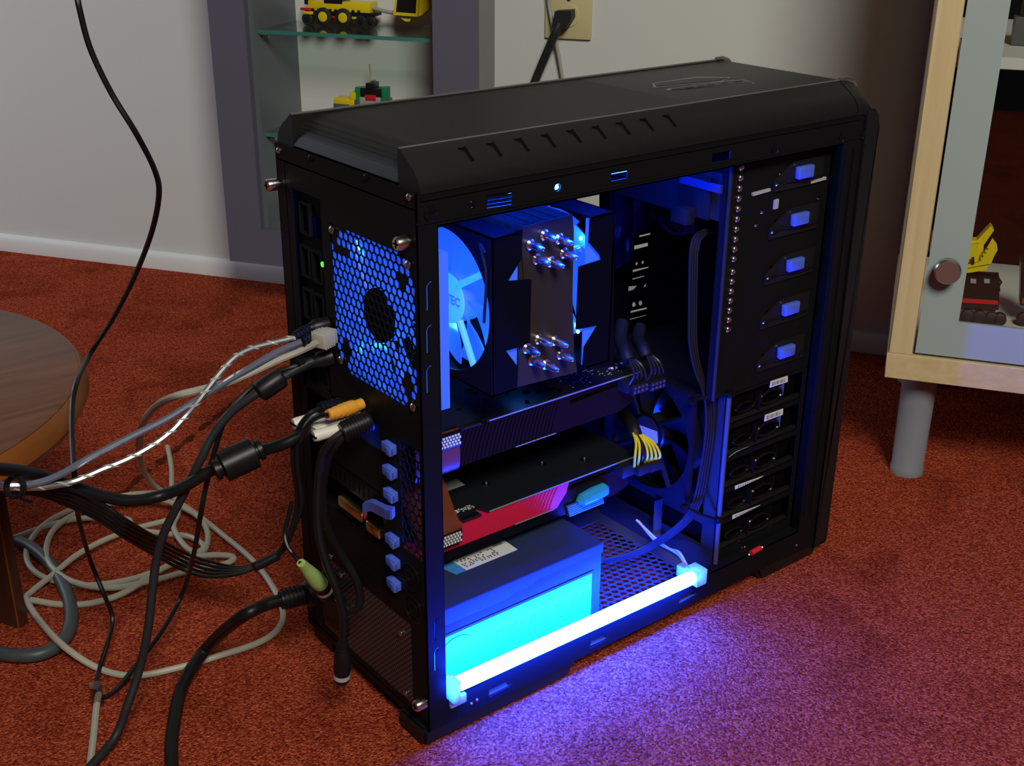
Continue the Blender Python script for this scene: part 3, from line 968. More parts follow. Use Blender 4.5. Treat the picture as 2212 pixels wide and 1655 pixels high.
# ---- drive bays
CY = 0.0120
hl = [rect(0.392, 0.396, 0.425 - 0.0431 * i - 0.003, 0.425 - 0.0431 * i) for i in range(5)]
def yh(*pts):
    return [(q.x, q.z) for q in [px(u, v, 'y', CY) for u, v in pts]]
see = [((1627, 426), (1665, 414), (1665, 407), (1627, 415)), ((1752, 398), (1785, 389), (1785, 381), (1752, 389)), ((1672, 453), (1681, 450), (1683, 429), (1674, 432)),
       ((1645, 459), (1650, 458), (1650, 452), (1645, 453)), ((1767, 430), (1771, 429), (1771, 424), (1767, 425)), ((1630, 490), (1635, 489), (1635, 482), (1630, 483))]
for s in see:
    hl.append(yh(*s))
B().plate(rect(0.3275, 0.463, 0.2225, 0.4425), hl, 'y', CY, CY + 0.0010).obj('bay_cage', BP, CASE)
B().box(0.3275, 0.3285, CY + 0.001, 0.020, 0.2225, 0.4425).obj('cage_flange', BP, CASE)
B().box(0.3275, 0.463, CY + 0.001, 0.180, 0.2215, 0.2225).obj('cage_floor', BP, CASE)
# thick rounded front edge that catches the blue light
B().lathe((0.3278, CY - 0.001, 0.2225), (0.3278, CY - 0.001, 0.4425), [(0, 0.0018), (1, 0.0018)], 10).obj('cage_edge', CW, CASE)
for i in range(17):
    z = 0.4365 - i * 0.00905
    if i >= 10:
        z -= 0.0025
    p = Vector((0.3405, CY, z))
    B().lathe(p, p + Vector((0, -0.0028, 0)), [(0, 0.0031), (0.4, 0.0031), (0.8, 0.0022), (1, 0.0010)], 12).obj('rivet', M['chrome'], CASE)
for i in range(5):
    z = 0.4221 - 0.0431 * i
    x = 0.4213
    base = B().plate([(x - 0.036, z - 0.014), (x + 0.030, z - 0.014), (x + 0.030, z + 0.010), (x - 0.012, z + 0.010), (x - 0.036, z - 0.004)], [], 'y', CY - 0.0018, CY).obj('bay_lock', M['black_plastic'], CASE)
    lt = B().box(x - 0.0105, x + 0.0105, CY - 0.0075, CY - 0.0018, z - 0.0056, z + 0.0056, 0.0012).obj('latch', M['clip_blue'], base)
    for k in range(4):
        B().box(x - 0.0080 + 0.0035 * k, x - 0.0072 + 0.0035 * k, CY - 0.0079, CY - 0.0074, z - 0.0042, z + 0.0042).obj('grip_rib', M['clip_blue'], base)
    B().lathe((x - 0.0120, CY - 0.0018, z + 0.0075), (x - 0.0120, CY - 0.003, z + 0.0075), [(0, 0.0012), (1, 0.0007)], 8).obj('pin', M['steel'], base)
    B().lathe((x - 0.0335, CY - 0.0018, z - 0.0075), (x - 0.0335, CY - 0.003, z - 0.0075), [(0, 0.0014), (1, 0.0008)], 8).obj('pin', M['steel'], base)
    B().tube(crom([(x - 0.033, CY - 0.003, z - 0.0085), (x - 0.020, CY - 0.003, z - 0.0065), (x + 0.008, CY - 0.003, z - 0.0095), (x + 0.028, CY - 0.003, z - 0.0075)], 5), 0.0008, 6).obj('spring_arm', M['gloss_black'], base)
# hard drive cage
HZ = [0.2024 - 0.0343 * i for i in range(5)]
hl = [rect(0.352, 0.4575, z - 0.013, z + 0.0165) for z in HZ]
B().plate(rect(0.348, 0.463, 0.0247, 0.2215), hl, 'y', CY, CY + 0.0010).obj('drive_cage', BP, CASE)
B().lathe((0.3488, CY - 0.002, 0.0290), (0.3488, CY - 0.002, 0.2210), [(0, 0.0024), (1, 0.0024)], 12).obj('cage_edge', FP, CASE)
B().plate(rect(CY + 0.002, 0.175, 0.0247, 0.2215), [rect(0.030, 0.165, z - 0.011, z + 0.012) for z in HZ], 'x', 0.3480, 0.3490).obj('cage_wall', CW, CASE)
B().box(0.3380, 0.3480, 0.0850, 0.0868, 0.0300, 0.0820).obj('cage_fold', FP, CASE)

# ================================================================== things inside the case
def make_fan(t, c, ax, R, depth, bladem, hubm, hub_r, nb=7, struts=4, twist=0.55, strutm=None, strut_side=-1, hub_face=None):
    """impeller with hub, blades and motor struts as children of t; ax = axis direction, strut_side = -1 at the start of the axis"""
    c = Vector(c)
    q = Vector(ax).normalized().to_track_quat('Z', 'Y').to_matrix().to_4x4()
    F = Matrix.Translation(c) @ q
    B().lathe(F @ Vector((0, 0, -depth * 0.42)), F @ Vector((0, 0, depth * 0.42)), [(0, hub_r * 0.93), (0.08, hub_r), (0.92, hub_r), (1, hub_r * 0.93)], 32).obj('hub', hubm, t)
    for k in range(nb):
        a0 = 2 * pi * k / nb
        v, f = [], []
        nr, na = 5, 6
        for side in (0, 1):
            for i in range(nr):
                r = hub_r * 0.98 + (R * 0.965 - hub_r * 0.98) * i / (nr - 1)
                for j in range(na):
                    s = j / (na - 1)
                    a = a0 + (s - 0.5) * (twist * 1.45) + 0.16 * (i / (nr - 1)) ** 2
                    z = (s - 0.5) * depth * 0.72 * (1 - 0.25 * i / (nr - 1)) + depth * 0.10 * sin(pi * s) + side * 0.0009
                    v.append(F @ Vector((r * cos(a), r * sin(a), z)))
        n = nr * na
        for side in (0, 1):
            for i in range(nr - 1):
                for j in range(na - 1):
                    w = side * n
                    f.append((w + i * na + j, w + i * na + j + 1, w + (i + 1) * na + j + 1, w + (i + 1) * na + j))
        B().add(v, f).obj('blade', bladem, t)
    for k in range(struts):
        a = 2 * pi * k / struts + pi / 4
        z = strut_side * depth * 0.46
        p0 = Vector((hub_r * 1.0 * cos(a), hub_r * 1.0 * sin(a), z))
        p1 = Vector((R * 1.02 * cos(a + 0.18), R * 1.02 * sin(a + 0.18), z))
        B().cyl(F @ p0, F @ p1, 0.0028, n=8).obj('strut', strutm or bladem, t)
    if hub_face:
        B().lathe(F @ Vector((0, 0, strut_side * depth * 0.43)), F @ Vector((0, 0, strut_side * depth * 0.50)), [(0, hub_r * 0.98), (0.6, hub_r * 0.98), (1, hub_r * 0.9)], 32).obj('hub_plate', hub_face, t)
    return F

def fan_leds(t, F, R, z, power, n=4):
    for k in range(n):
        a = 2 * pi * k / n + pi / 4
        p = F @ Vector((R * cos(a), R * sin(a), z))
        B().lathe(p + Vector((0, 0, -0.0015)), p + Vector((0, 0, 0.0015)), [(0, 0.0008), (0.3, 0.0014), (0.7, 0.0014), (1, 0.0008)], 8).obj('led', M['led_blue'], t)
        d = bpy.data.lights.new('fan_led', 'POINT')
        d.energy = power
        d.color = (0.02, 0.22, 1.0)
        d.shadow_soft_size = 0.003
        lo = bpy.data.objects.new('fan_led_light', d)
        COL.objects.link(lo)
        a_in = F @ Vector((R * 0.90 * cos(a), R * 0.90 * sin(a), z))
        lo.location = a_in

# ---- rear exhaust fan, clear plastic with blue lamps
RF = thing('exhaust_fan', 'clear blue-lit case fan behind the rear honeycomb grille', 'fan', (0.014, fc[0], 0.302))
fr = B().plate(rect(fc[0] - 0.06, fc[0] + 0.06, fc[1] - 0.06, fc[1] + 0.06), [circ(fc[0], fc[1], 0.0580, 48)], 'x', 0.0020, 0.0065)
fr.plate(rect(fc[0] - 0.06, fc[0] + 0.06, fc[1] - 0.06, fc[1] + 0.06), [circ(fc[0], fc[1], 0.0580, 48)], 'x', 0.0225, 0.0270)
ring_n = 48
v, f = [], []
for x in (0.0065, 0.0225):
    for r in (0.0580, 0.0592):
        for k in range(ring_n):
            a = 2 * pi * k / ring_n
            v.append((x, fc[0] + r * cos(a), fc[1] + r * sin(a)))
for k in range(ring_n):
    l = (k + 1) % ring_n
    f.append((k, l, 2 * ring_n + l, 2 * ring_n + k))
    f.append((ring_n + k, ring_n + l, 3 * ring_n + l, 3 * ring_n + k))
fr.add(v, f)
fr.box(0.0065, 0.0225, fc[0] - 0.06, fc[0] - 0.0585, fc[1] - 0.06, fc[1] + 0.06)
fr.obj('frame', M['fan_frame'], RF)
FF = make_fan(RF, (0.0148, fc[0], fc[1]), (1, 0, 0), 0.0570, 0.020, M['fan_clear'], M['fan_clear'], 0.0215, 9, 4, 0.62, M['fan_clear'], -1, M['matte_black'])
fan_leds(RF, FF, 0.0575, 0.0, 0.018)

# ---- tower cooler
CK = thing('cpu_cooler', 'tower heatsink with nickel face and black fan shrouds, blue light shining inside', 'cooler', (0.15, 0.09, 0.283))
cy0, cy1 = 0.030, 0.155
cz0, cz1 = 0.2838, 0.4145
def cpoly(*pts):
    return [(q.x, q.z) for q in [px(u, v, 'y', cy0) for u, v in pts]]
left = cpoly((1062, 518), (1129, 496), (1127, 559), (1097, 608), (1148, 604), (1145, 744), (1093, 758), (1119, 793), (1117, 845), (1064, 858))
B().plate(left, [], 'y', cy0, cy0 + 0.0018).obj('rear_shroud', M['matte_black'], CK)
xs = 0.0876
sh = B().plate(rect(cy0, cy1, cz0, cz1), [circ((cy0 + cy1) / 2, (cz0 + cz1) / 2, 0.0595, 56)], 'x', xs, xs + 0.0018)
sh.box(xs, 0.1135, cy0, cy1, cz1 - 0.0015, cz1)
sh.box(xs, 0.1135, cy0, cy1, cz0, cz0 + 0.0015)
sh.box(xs, 0.1135, cy1 - 0.0015, cy1, cz0, cz1)
sh.obj('rear_shroud_box', M['black_paint'], CK)
B().tube(crom([(xs - 0.0015, cy0 + 0.006, 0.402), (xs - 0.002, cy0 + 0.012, 0.407), (xs - 0.0015, cy0 + 0.005, 0.385), (xs - 0.0015, cy0 + 0.008, 0.345)], 6), 0.0012, 6).obj('wire_clip', M['black_wire'], CK)
right = cpoly((1277, 469), (1327, 455), (1325, 791), (1260, 800), (1264, 750), (1293, 703), (1246, 712), (1252, 577), (1300, 562), (1298, 552), (1274, 524))
B().plate(right, [], 'y', cy0, cy0 + 0.0018).obj('front_shroud', M['matte_black'], CK)
xr = 0.2135
s2 = B().plate(rect(cy0, cy1, cz0, cz1), [circ((cy0 + cy1) / 2, (cz0 + cz1) / 2, 0.0595, 56)], 'x', xr - 0.0018, xr)
s2.box(0.188, xr, cy0, cy1, cz1 - 0.0015, cz1)
s2.box(0.188, xr, cy0, cy1, cz0, cz0 + 0.0015)
s2.obj('front_shroud_box', M['black_paint'], CK)
# cooler fin stack
b = B()
for k in range(46):
    y = 0.0335 + k * 0.00255
    b.box(0.1170, 0.1708, y, y + 0.0005, 0.2838, 0.4185)
b.obj('fin_stack', M['nickel'], CK)['kind'] = 'stuff'
b = B()
for k in range(46):
    y = 0.0335 + k * 0.00255
    for x in (0.1300, 0.1440, 0.1560):
        b.box(x - 0.0016, x + 0.0016, y, y + 0.0012, 0.4180, 0.4195)
b.obj('fin_tabs', M['nickel'], CK)['kind'] = 'stuff'
face = cpoly((1131, 492), (1240, 465), (1243, 500), (1240, 640), (1243, 760), (1250, 805), (1121, 838), (1124, 790), (1133, 700), (1135, 600), (1131, 540))
B().plate(face, [], 'y', 0.0318, 0.0332).obj('face_plate', M['nickel'], CK)
for u, v in ((1191, 513), (1223, 521), (1161, 534), (1233, 552), (1174, 565), (1204, 571), (1178, 739), (1213, 742), (1152, 759), (1225, 772), (1164, 785), (1193, 794)):
    p = px(u, v, 'y', 0.0225)
    o = B().lathe((p.x, 0.0330, p.z), (p.x, 0.0140, p.z), [(0, 0.0046), (0.15, 0.0046), (0.22, 0.0032), (0.70, 0.0032), (0.80, 0.0022), (0.93, 0.0018), (1, 0.0008)], 16).obj('heat_pipe_tip', M['chrome'], CK)
for sx in (0.125, 0.136, 0.147, 0.158):
    B().cyl((sx, 0.150, 0.30), (sx, 0.150, 0.40), 0.003, n=8).obj('heat_pipe', M['nickel'], CK)
B().box(0.120, 0.166, 0.150, 0.1755, 0.325, 0.375).obj('base_block', M['nickel'], CK)
CF = make_fan(CK, (0.1015, (cy0 + cy1) / 2, (cz0 + cz1) / 2), (1, 0, 0), 0.0590, 0.022, M['fan_clear'], M['fan_clear'], 0.0215, 9, 4, 0.70, M['fan_bright'], -1, M['fan_bright'])
fan_leds(CK, CF, 0.0580, 0.004, 0.10)
B().box(0.0900, 0.1155, 0.0336, 0.0350, cz0 + 0.002, cz1 - 0.002).obj('fan_frame', M['fan_frame'], CK)
B().box(0.1860, 0.2112, 0.0336, 0.0350, cz0 + 0.002, cz1 - 0.002).obj('fan_frame', M['fan_frame'], CK)
text_mesh('hub_lettering', 'ANTEC', 0.0105, M['fan_clear'], frame(Vector((0.0902, (cy0 + cy1) / 2, (cz0 + cz1) / 2)), (0, -1, 0), (0, 0, 1)), CK, 0.0003)
CF2 = make_fan(CK, (0.2000, (cy0 + cy1) / 2, (cz0 + cz1) / 2), (1, 0, 0), 0.0590, 0.022, M['fan_clear'], M['fan_clear'], 0.0215, 9, 4, 0.70, M['fan_frame'], -1)
fan_leds(CK, CF2, 0.0580, -0.004, 0.05)

# ---- motherboard
MB = thing('motherboard', 'dark motherboard behind the cooler and cards', 'motherboard', (0.14, 0.178, 0.16))
B().box(0.018, 0.262, 0.1768, 0.1784, 0.150, 0.438).obj('board', M['pcb'], MB)
for k in range(4):
    B().box(0.222 + 0.0095 * k, 0.2275 + 0.0095 * k, 0.146, 0.1768, 0.285, 0.418, 0.0008).obj('memory_stick', M['gloss_black'], MB)
for z in (0.2445, 0.2040, 0.1625):
    B().box(0.040, 0.130, 0.1655, 0.1768, z - 0.0038, z + 0.0038, 0.0006).obj('card_slot', M['black_plastic'], MB)
B().box(0.025, 0.060, 0.150, 0.1768, 0.275, 0.420, 0.002).obj('port_stack', M['steel'], MB)
B().box(0.075, 0.100, 0.160, 0.1768, 0.275, 0.29, 0.002).obj('heat_spreader', M['black_paint'], MB)

# ---- graphics cards
def stripes(x0, x1, z0, z1, y, n, lean, mt, parent, name):
    b = B()
    for k in range(n):
        xa = x0 + (x1 - x0) * k / n
        pts = []
        for j in range(6):
            s = j / 5
            pts.append((xa + lean * s + lean * 0.6 * s * s, z0 + (z1 - z0) * s))
        w = (x1 - x0) / n * 0.30
        for j in range(5):
            (a, c_), (d, e) = pts[j], pts[j + 1]
            b.add([(a, y, c_), (a + w, y, c_), (d + w, y, e), (d, y, e), (a, y - 0.0006, c_), (a + w * 0.4, y - 0.0006, c_), (d + w * 0.4, y - 0.0006, e), (d, y - 0.0006, e)],
                  [(4, 5, 6, 7), (0, 4, 7, 3), (1, 2, 6, 5)])
    o = b.obj(name, mt, parent)
    o['kind'] = 'stuff'
    return o

M['edge_highlight'] = mat('edge_highlight', (0.22, 0.26, 0.28), 0.3)  # pale colour of the strips that paint highlights along the card edges
def card(z, red, label):
    t = thing('graphics_card', label, 'graphics card', (0.15, 0.11, z - 0.036), 'graphics cards in the case')
    yn = 0.060
    out = [(0.004, 0.172), (0.004, yn), (0.066, yn), (0.068, yn + 0.010), (0.102, yn + 0.010), (0.106, yn), (0.2835, yn), (0.2835, 0.172)]
    pcb = B().plate(out, [], 'z', z - 0.0016, z).obj('circuit_board', M['pcb'], t)
    shm = M['red_plastic'] if red else M['gloss_black']
    h = 0.0245 if red else 0.0345
    prof = [(0.006, z - h), (0.006, z - 0.0018), (0.1995, z - 0.0018), (0.1965, z - h * 0.5), (0.1855, z - h)]
    B().plate(prof, [], 'y', yn + 0.001, 0.165).obj('shroud', shm, t)
    stripes(0.010, 0.180, z - h + 0.0002, z - 0.0022, yn + 0.001, 40, 0.0062, shm, t, 'shroud_ribs')
    B().plate([(0.006, z - 0.0360), (0.006, z - h - 0.0001), (0.1855, z - h - 0.0001), (0.200, z - 0.0120), (0.270, z - 0.0085), (0.276, z - 0.0300), (0.260, z - 0.0355)], [], 'y', yn + 0.0025, 0.165).obj('shroud_base', M['gloss_black'], t)
    B().box(0.108, 0.2835, yn - 0.0005, yn, z - 0.0014, z - 0.0002).obj('edge_highlight', M['edge_highlight'], t)
    B().box(0.137, 0.182, yn + 0.0003, yn + 0.001, z - h - 0.0002, z - h + 0.0006).obj('reflection_strip', M['edge_highlight'], t)  # bright reflection along the shroud's lower edge, added as a pale strip
    B().box(0.2000, 0.2830, yn + 0.004, 0.165, z - 0.0085, z - 0.0018).obj('shroud_end', M['gloss_black'], t)
    B().box(0.0005, 0.0020, 0.058, 0.172, z - 0.034, z + 0.004).obj('bracket', M['black_paint'], t)
    for k in range(2):
        cn = B().box(0.2560 + 0.021 * k, 0.2750 + 0.021 * k, yn - 0.010, yn + 0.012, z - 0.013, z - 0.0018, 0.0006).obj('power_socket', M['black_plastic'], t)
    B().plate([(0.079, yn - 0.001), (0.099, yn - 0.001), (0.099, yn + 0.0105), (0.079, yn + 0.0105)], [], 'z', z - 0.0016, z - 0.0002).obj('bridge_finger', M['pcb'], t)
    B().box(0.0805, 0.0975, yn - 0.0005, yn + 0.0055, z - 0.0002, z + 0.0002).obj('contacts', M['gold'], t)
    # exhaust fins
    return t
zA, zB = 0.2475, 0.1612
G1 = card(zA, False, 'upper graphics card, black ribbed side, just below the cooler')
G2 = card(zB, True, 'lower graphics card with a red ribbed side')
for u, v in ((1050, 1046), (1170, 1002), (1262, 993)):
    p = px(u, v, 'z', zB)
    B().lathe((p.x, p.y, zB), (p.x, p.y, zB + 0.0005), [(0, 0.0042), (1, 0.0042)], 20).obj('washer', M['gloss_black'], G2)
    B().lathe((p.x, p.y, zB + 0.0005), (p.x, p.y, zB + 0.0030), [(0, 0.0022), (0.5, 0.0022), (1, 0.0008)], 14).obj('screw', M['chrome'], G2)
st = [px(u, v, 'z', zB + 0.0003) for u, v in ((945, 1068), (1004, 1047), (972, 1022), (930, 1030))]
B().plate([(p.x, p.y) for p in st], [], 'z', zB, zB + 0.0003).obj('sticker', M['grey_sticker'], G2)
st = [px(u, v, 'z', zA + 0.0002) for u, v in ((960, 918), (1002, 908), (1026, 900), (1020, 893), (960, 905))]
for t_, z in ((G1, zA), (G2, zB)):
    b = B()
    rr = random.Random(3)
    for k in range(60):
        x, y = rr.uniform(0.205, 0.275), rr.uniform(0.066, 0.100)
        if z == zB:
            x, y = rr.uniform(0.075, 0.10), rr.uniform(0.072, 0.078)
        w = rr.uniform(0.0006, 0.0024)
        b.box(x, x + w, y, y + 0.0006, z, z + 0.00015)
    b.obj('board_print', M['white_sticker'], t_)['kind'] = 'stuff'
rr = random.Random(5)
for k in range(26):
    x, y = rr.uniform(0.09, 0.20), rr.uniform(0.065, 0.15)
    B().box(x, x + rr.uniform(0.002, 0.006), y, y + rr.uniform(0.002, 0.005), zA, zA + rr.uniform(0.0006, 0.002)).obj('board_chip', M['gloss_black'], G1)
for k in range(5):
    p = px(1322 + 10 * (k % 3), 789 + 7 * (k // 3) - 2 * (k % 3), 'z', zA)
    B().lathe((p.x, p.y, zA), (p.x, p.y, zA + 0.0010), [(0, 0.0016), (1, 0.0010)], 10).obj('solder_pad', M['white_sticker'], G1)
# blue bulge added at the lower card's end as the tube's reflection
B().lathe((0.209, 0.060, 0.1350), (0.247, 0.060, 0.1385), [(0, 0.002), (0.12, 0.0065), (0.5, 0.0075), (0.88, 0.0065), (1, 0.002)], 24).obj('tube_reflection', mat('scoop_reflection', (0.03, 0.30, 0.42), 0.2), G2)
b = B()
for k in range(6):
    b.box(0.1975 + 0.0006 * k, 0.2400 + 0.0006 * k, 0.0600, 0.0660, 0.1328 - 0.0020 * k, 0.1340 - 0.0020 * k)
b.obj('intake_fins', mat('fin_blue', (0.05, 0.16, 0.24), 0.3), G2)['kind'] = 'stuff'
# ports of the two cards at the back of the case
def dvi(y0, y1, z, parent, mt):
    o = B().box(-0.0060, 0.0005, y0, y1, z - 0.0045, z + 0.0045, 0.001).obj('video_port', mt, parent)
    return o
dvi(0.082, 0.119, 0.1835, G2, M['gold'])
dvi(0.056, 0.076, 0.1795, G2, M['gold'])

# ---- flexible bridge joining both cards
BR = thing('card_bridge', 'amber ribbon bridge linking the two graphics cards', 'bridge', (0.058, 0.056, zB))
path = crom([(0, 0.0560, zA + 0.004), (0, 0.0545, zA - 0.010), (0, 0.0545, zA - 0.028), (0, 0.0600, zA - 0.036), (0, 0.0740, zA - 0.042), (0, 0.0800, zA - 0.050), (0, 0.0740, zA - 0.058), (0, 0.0620, zB + 0.010), (0, 0.0535, zB + 0.001), (0, 0.0530, zB - 0.007)], 5)
v, f = [], []
for i, p in enumerate(path):
    for x in (0.030, 0.0735):
        for dy in (0.0, 0.0007):
            v.append((x, p.y + dy, p.z))
    if i:
        k = 4 * i
        f += [(k - 4, k - 2, k + 2, k), (k - 3, k + 1, k + 3, k - 1), (k - 4, k, k + 1, k - 3), (k - 2, k - 1, k + 3, k + 2)]
B().add(v, f).obj('ribbon', M['ribbon'], BR)
for z0 in (zA - 0.0005, zB - 0.0055):
    b = B()
    for i in range(9):
        for j in range(4):
            b.box(0.046 + 0.0030 * i + 0.0012 * (j % 2), 0.0478 + 0.0030 * i + 0.0012 * (j % 2), 0.0518, 0.0528, z0 - 0.0026 * j, z0 + 0.0016 - 0.0026 * j)
    b.obj('pin_block', M['white_sticker'], BR)['kind'] = 'stuff'
    B().box(0.040, 0.0740, 0.0526, 0.0590, z0 - 0.0095, z0 + 0.0035, 0.0005).obj('socket_block', M['gloss_black'], BR)

# ---- power supply
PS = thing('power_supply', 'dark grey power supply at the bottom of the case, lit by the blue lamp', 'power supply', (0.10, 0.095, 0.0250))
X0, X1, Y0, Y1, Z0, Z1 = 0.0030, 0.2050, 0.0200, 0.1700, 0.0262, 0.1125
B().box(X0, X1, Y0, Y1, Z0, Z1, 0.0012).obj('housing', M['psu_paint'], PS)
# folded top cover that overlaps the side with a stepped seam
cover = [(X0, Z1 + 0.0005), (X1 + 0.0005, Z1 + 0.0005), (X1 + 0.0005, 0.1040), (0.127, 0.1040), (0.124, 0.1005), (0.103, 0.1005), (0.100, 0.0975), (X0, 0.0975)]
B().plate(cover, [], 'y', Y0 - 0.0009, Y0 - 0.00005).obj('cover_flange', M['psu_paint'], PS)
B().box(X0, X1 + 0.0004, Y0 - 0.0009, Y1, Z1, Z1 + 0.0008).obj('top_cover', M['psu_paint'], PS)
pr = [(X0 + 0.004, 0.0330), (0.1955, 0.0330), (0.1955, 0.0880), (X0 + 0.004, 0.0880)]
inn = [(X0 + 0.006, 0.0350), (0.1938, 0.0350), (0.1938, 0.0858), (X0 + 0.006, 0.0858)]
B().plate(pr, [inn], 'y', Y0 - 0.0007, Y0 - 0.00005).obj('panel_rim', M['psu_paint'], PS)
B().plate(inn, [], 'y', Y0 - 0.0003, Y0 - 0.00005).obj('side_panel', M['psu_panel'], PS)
text_mesh('lettering', 'HX1000W', 0.026, M['ink_grey'], frame(Vector((0.128, Y0 - 0.0004, 0.0585)), (1, 0, 0), (0, 0, 1)), PS, 0.00015)
B().plate(circ(0.044, 0.060, 0.022, 40), [circ(0.044, 0.060, 0.0205, 40)], 'y', Y0 - 0.0006, Y0 - 0.0003).obj('emblem_ring', M['ink_grey'], PS)
lab = [px(u, v, 'z', Z1 + 0.0012) for u, v in ((985, 1241), (1118, 1187), (1082, 1162), (930, 1216))]
B().plate([(p.x, p.y) for p in lab], [], 'z', Z1 + 0.0008, Z1 + 0.0012).obj('rating_label', M['white_sticker'], PS)
lab2 = [px(u, v, 'z', Z1 + 0.0014) for u, v in ((985, 1241), (1008, 1232), (962, 1203), (930, 1216))]
B().plate([(p.x, p.y) for p in lab2], [], 'z', Z1 + 0.0012, Z1 + 0.0014).obj('label_band', M['sticker_blue'], PS)
def lab_uv(s, t_):
    return lab[0].lerp(lab[1], s).lerp(lab[3].lerp(lab[2], s), t_)
b = B()
rr = random.Random(11)
for i in range(11):
    for j in range(6):
        s, t_ = 0.22 + 0.05 * i + rr.uniform(-0.01, 0.01), 0.14 + 0.085 * j
        if rr.random() < 0.3:
            continue
        p, q = lab_uv(s, t_), lab_uv(s + rr.uniform(0.015, 0.035), t_)
        r_, u_ = lab_uv(s, t_ + 0.05), lab_uv(s + 0.025, t_ + 0.05)
        b.add([(w.x, w.y, Z1 + 0.00135) for w in (p, q, u_, r_)], [(0, 1, 2, 3)])
for i in range(9):
    p, q, r_, u_ = lab_uv(0.80 + 0.015 * i, 0.62), lab_uv(0.807 + 0.015 * i, 0.62), lab_uv(0.807 + 0.015 * i, 0.80), lab_uv(0.80 + 0.015 * i, 0.80)
    b.add([(w.x, w.y, Z1 + 0.00135) for w in (p, q, r_, u_)], [(0, 1, 2, 3)])
b.obj('label_print', M['ink'], PS)['kind'] = 'stuff'
def psu_mesh():
    mt = mat('psu_perforated_sheet', (0.02, 0.02, 0.022), 0.4)
    p = mt.node_tree.nodes['Principled BSDF']
    tc = N(mt, 'ShaderNodeTexCoord')
    mp = N(mt, 'ShaderNodeMapping')
    mp.inputs['Scale'].default_value = (270, 270, 270)
    mp.inputs['Rotation'].default_value = (pi / 4, 0, 0)
    L(mt, tc, 'Object', mp, 'Vector')
    vo = N(mt, 'ShaderNodeTexVoronoi', feature='F1', Scale=1.0, Randomness=0.0)
    L(mt, mp, 'Vector', vo, 'Vector')
    rp = ramp(mt, [(0.32, (0.003, 0.003, 0.003)), (0.44, (0.055, 0.055, 0.060))])
    L(mt, vo, 'Distance', rp, 'Fac')
    L(mt, rp, 'Color', p, 'Base Color')
    bp = N(mt, 'ShaderNodeBump', Strength=0.5, Distance=0.001)
    L(mt, rp, 'Color', bp, 'Height')
    L(mt, bp, 'Normal', p, 'Normal')
    return mt
B().box(0.0004, 0.0028, 0.0225, 0.1675, 0.0305, 0.1095).obj('rear_mesh', psu_mesh(), PS)
B().box(-0.0020, 0.0005, 0.1250, 0.1660, 0.0400, 0.0800, 0.001).obj('mains_socket', M['black_plastic'], PS)
for u, v in ((715, 1203), (866, 1368), (877, 1497), (737, 1243)):
    screw(px(u, v, 'x', 0), (-1, 0, 0), 0.0026, PS)

# ---- second tube lamp under the roof, hidden by the top rail
LB = thing('tube_lamp', 'second blue tube lamp under the case roof, glimpsed through a rail hole', 'lamp', (0.16, 0.026, 0.450))
B().lathe((0.0300, 0.0260, 0.4515), (0.3050, 0.0260, 0.4515), [(0, 0.0030), (0.01, 0.0038), (0.99, 0.0038), (1, 0.0030)], 16).obj('tube', led('roof_tube_glow', BLUE, 210.0), LB)
for xx in (0.022, 0.305):
    B().box(xx, xx + 0.010, 0.0210, 0.0310, 0.4460, 0.4558, 0.001).obj('end_block', M['black_plastic'], LB)
# ---- cold cathode lamp lying along the bottom lip
LA = thing('tube_lamp', 'glowing blue-white tube lamp along the bottom lip of the case', 'lamp', (0.166, -0.001, 0.0420))
B().lathe((0.0255, -0.0040, 0.0556), (0.3015, -0.0040, 0.0512), [(0, 0.0058), (0.01, 0.0066), (0.99, 0.0066), (1, 0.0058)], 20).obj('tube', M['tube_glow'], LA)
M['acrylic'] = translucent('acrylic_block', (0.55, 0.75, 0.85), 0.1)
B().box(0.3015, 0.3150, -0.0105, 0.0060, 0.0422, 0.0585, 0.001).obj('end_block', M['acrylic'], LA)
B().box(0.3000, 0.3090, 0.0062, 0.0160, 0.0440, 0.0560, 0.001).obj('end_block', M['acrylic'], LA)
B().box(0.0180, 0.0256, -0.0100, 0.0050, 0.0422, 0.0625, 0.001).obj('end_block', M['acrylic'], LA)
B().box(0.0200, 0.0360, -0.0040, 0.0, 0.0330, 0.0420, 0.001).obj('mount_tab', M['acrylic'], LA)
for k in range(2):
    pts = [(0.312, 0.012 + 0.002 * k, 0.050), (0.318, 0.030, 0.056 - 0.003 * k), (0.325, 0.050 + 0.003 * k, 0.048), (0.330, 0.075, 0.044 + 0.003 * k), (0.330, 0.100 + 0.003 * k, 0.055)]
    B().tube(crom(pts, 6), 0.0013, 6).obj('wire', M['white_wire'], LA)

def wirepath(pts, k=6):
    """photo-pixel way points; some carry a plane (axis, value) that fixes their depth, the rest take depths between"""
    n = len(pts)
    cum = [0.0]
    for i in range(1, n):
        cum.append(cum[-1] + math.hypot(pts[i][0] - pts[i - 1][0], pts[i][1] - pts[i - 1][1]))
    dep = [None] * n
    for i, p in enumerate(pts):
        if len(p) > 2:
            dep[i] = (px(p[0], p[1], p[2], p[3]) - CAM).dot(FW)
    known = [i for i in range(n) if dep[i] is not None]
    out = []
    for i, p in enumerate(pts):
        if dep[i] is None:
            lo = max([q for q in known if q < i], default=known[0])
            hi = min([q for q in known if q > i], default=known[-1])
            s = 0 if hi == lo else (cum[i] - cum[lo]) / (cum[hi] - cum[lo])
            d = dep[lo] + (dep[hi] - dep[lo]) * s
        else:
            d = dep[i]
        ray = FW + RT * ((p[0] - IMG_W / 2) / FPX) + UP * ((IMG_H / 2 - p[1]) / FPX)
        out.append(CAM + ray * d)
    return crom(out, k)

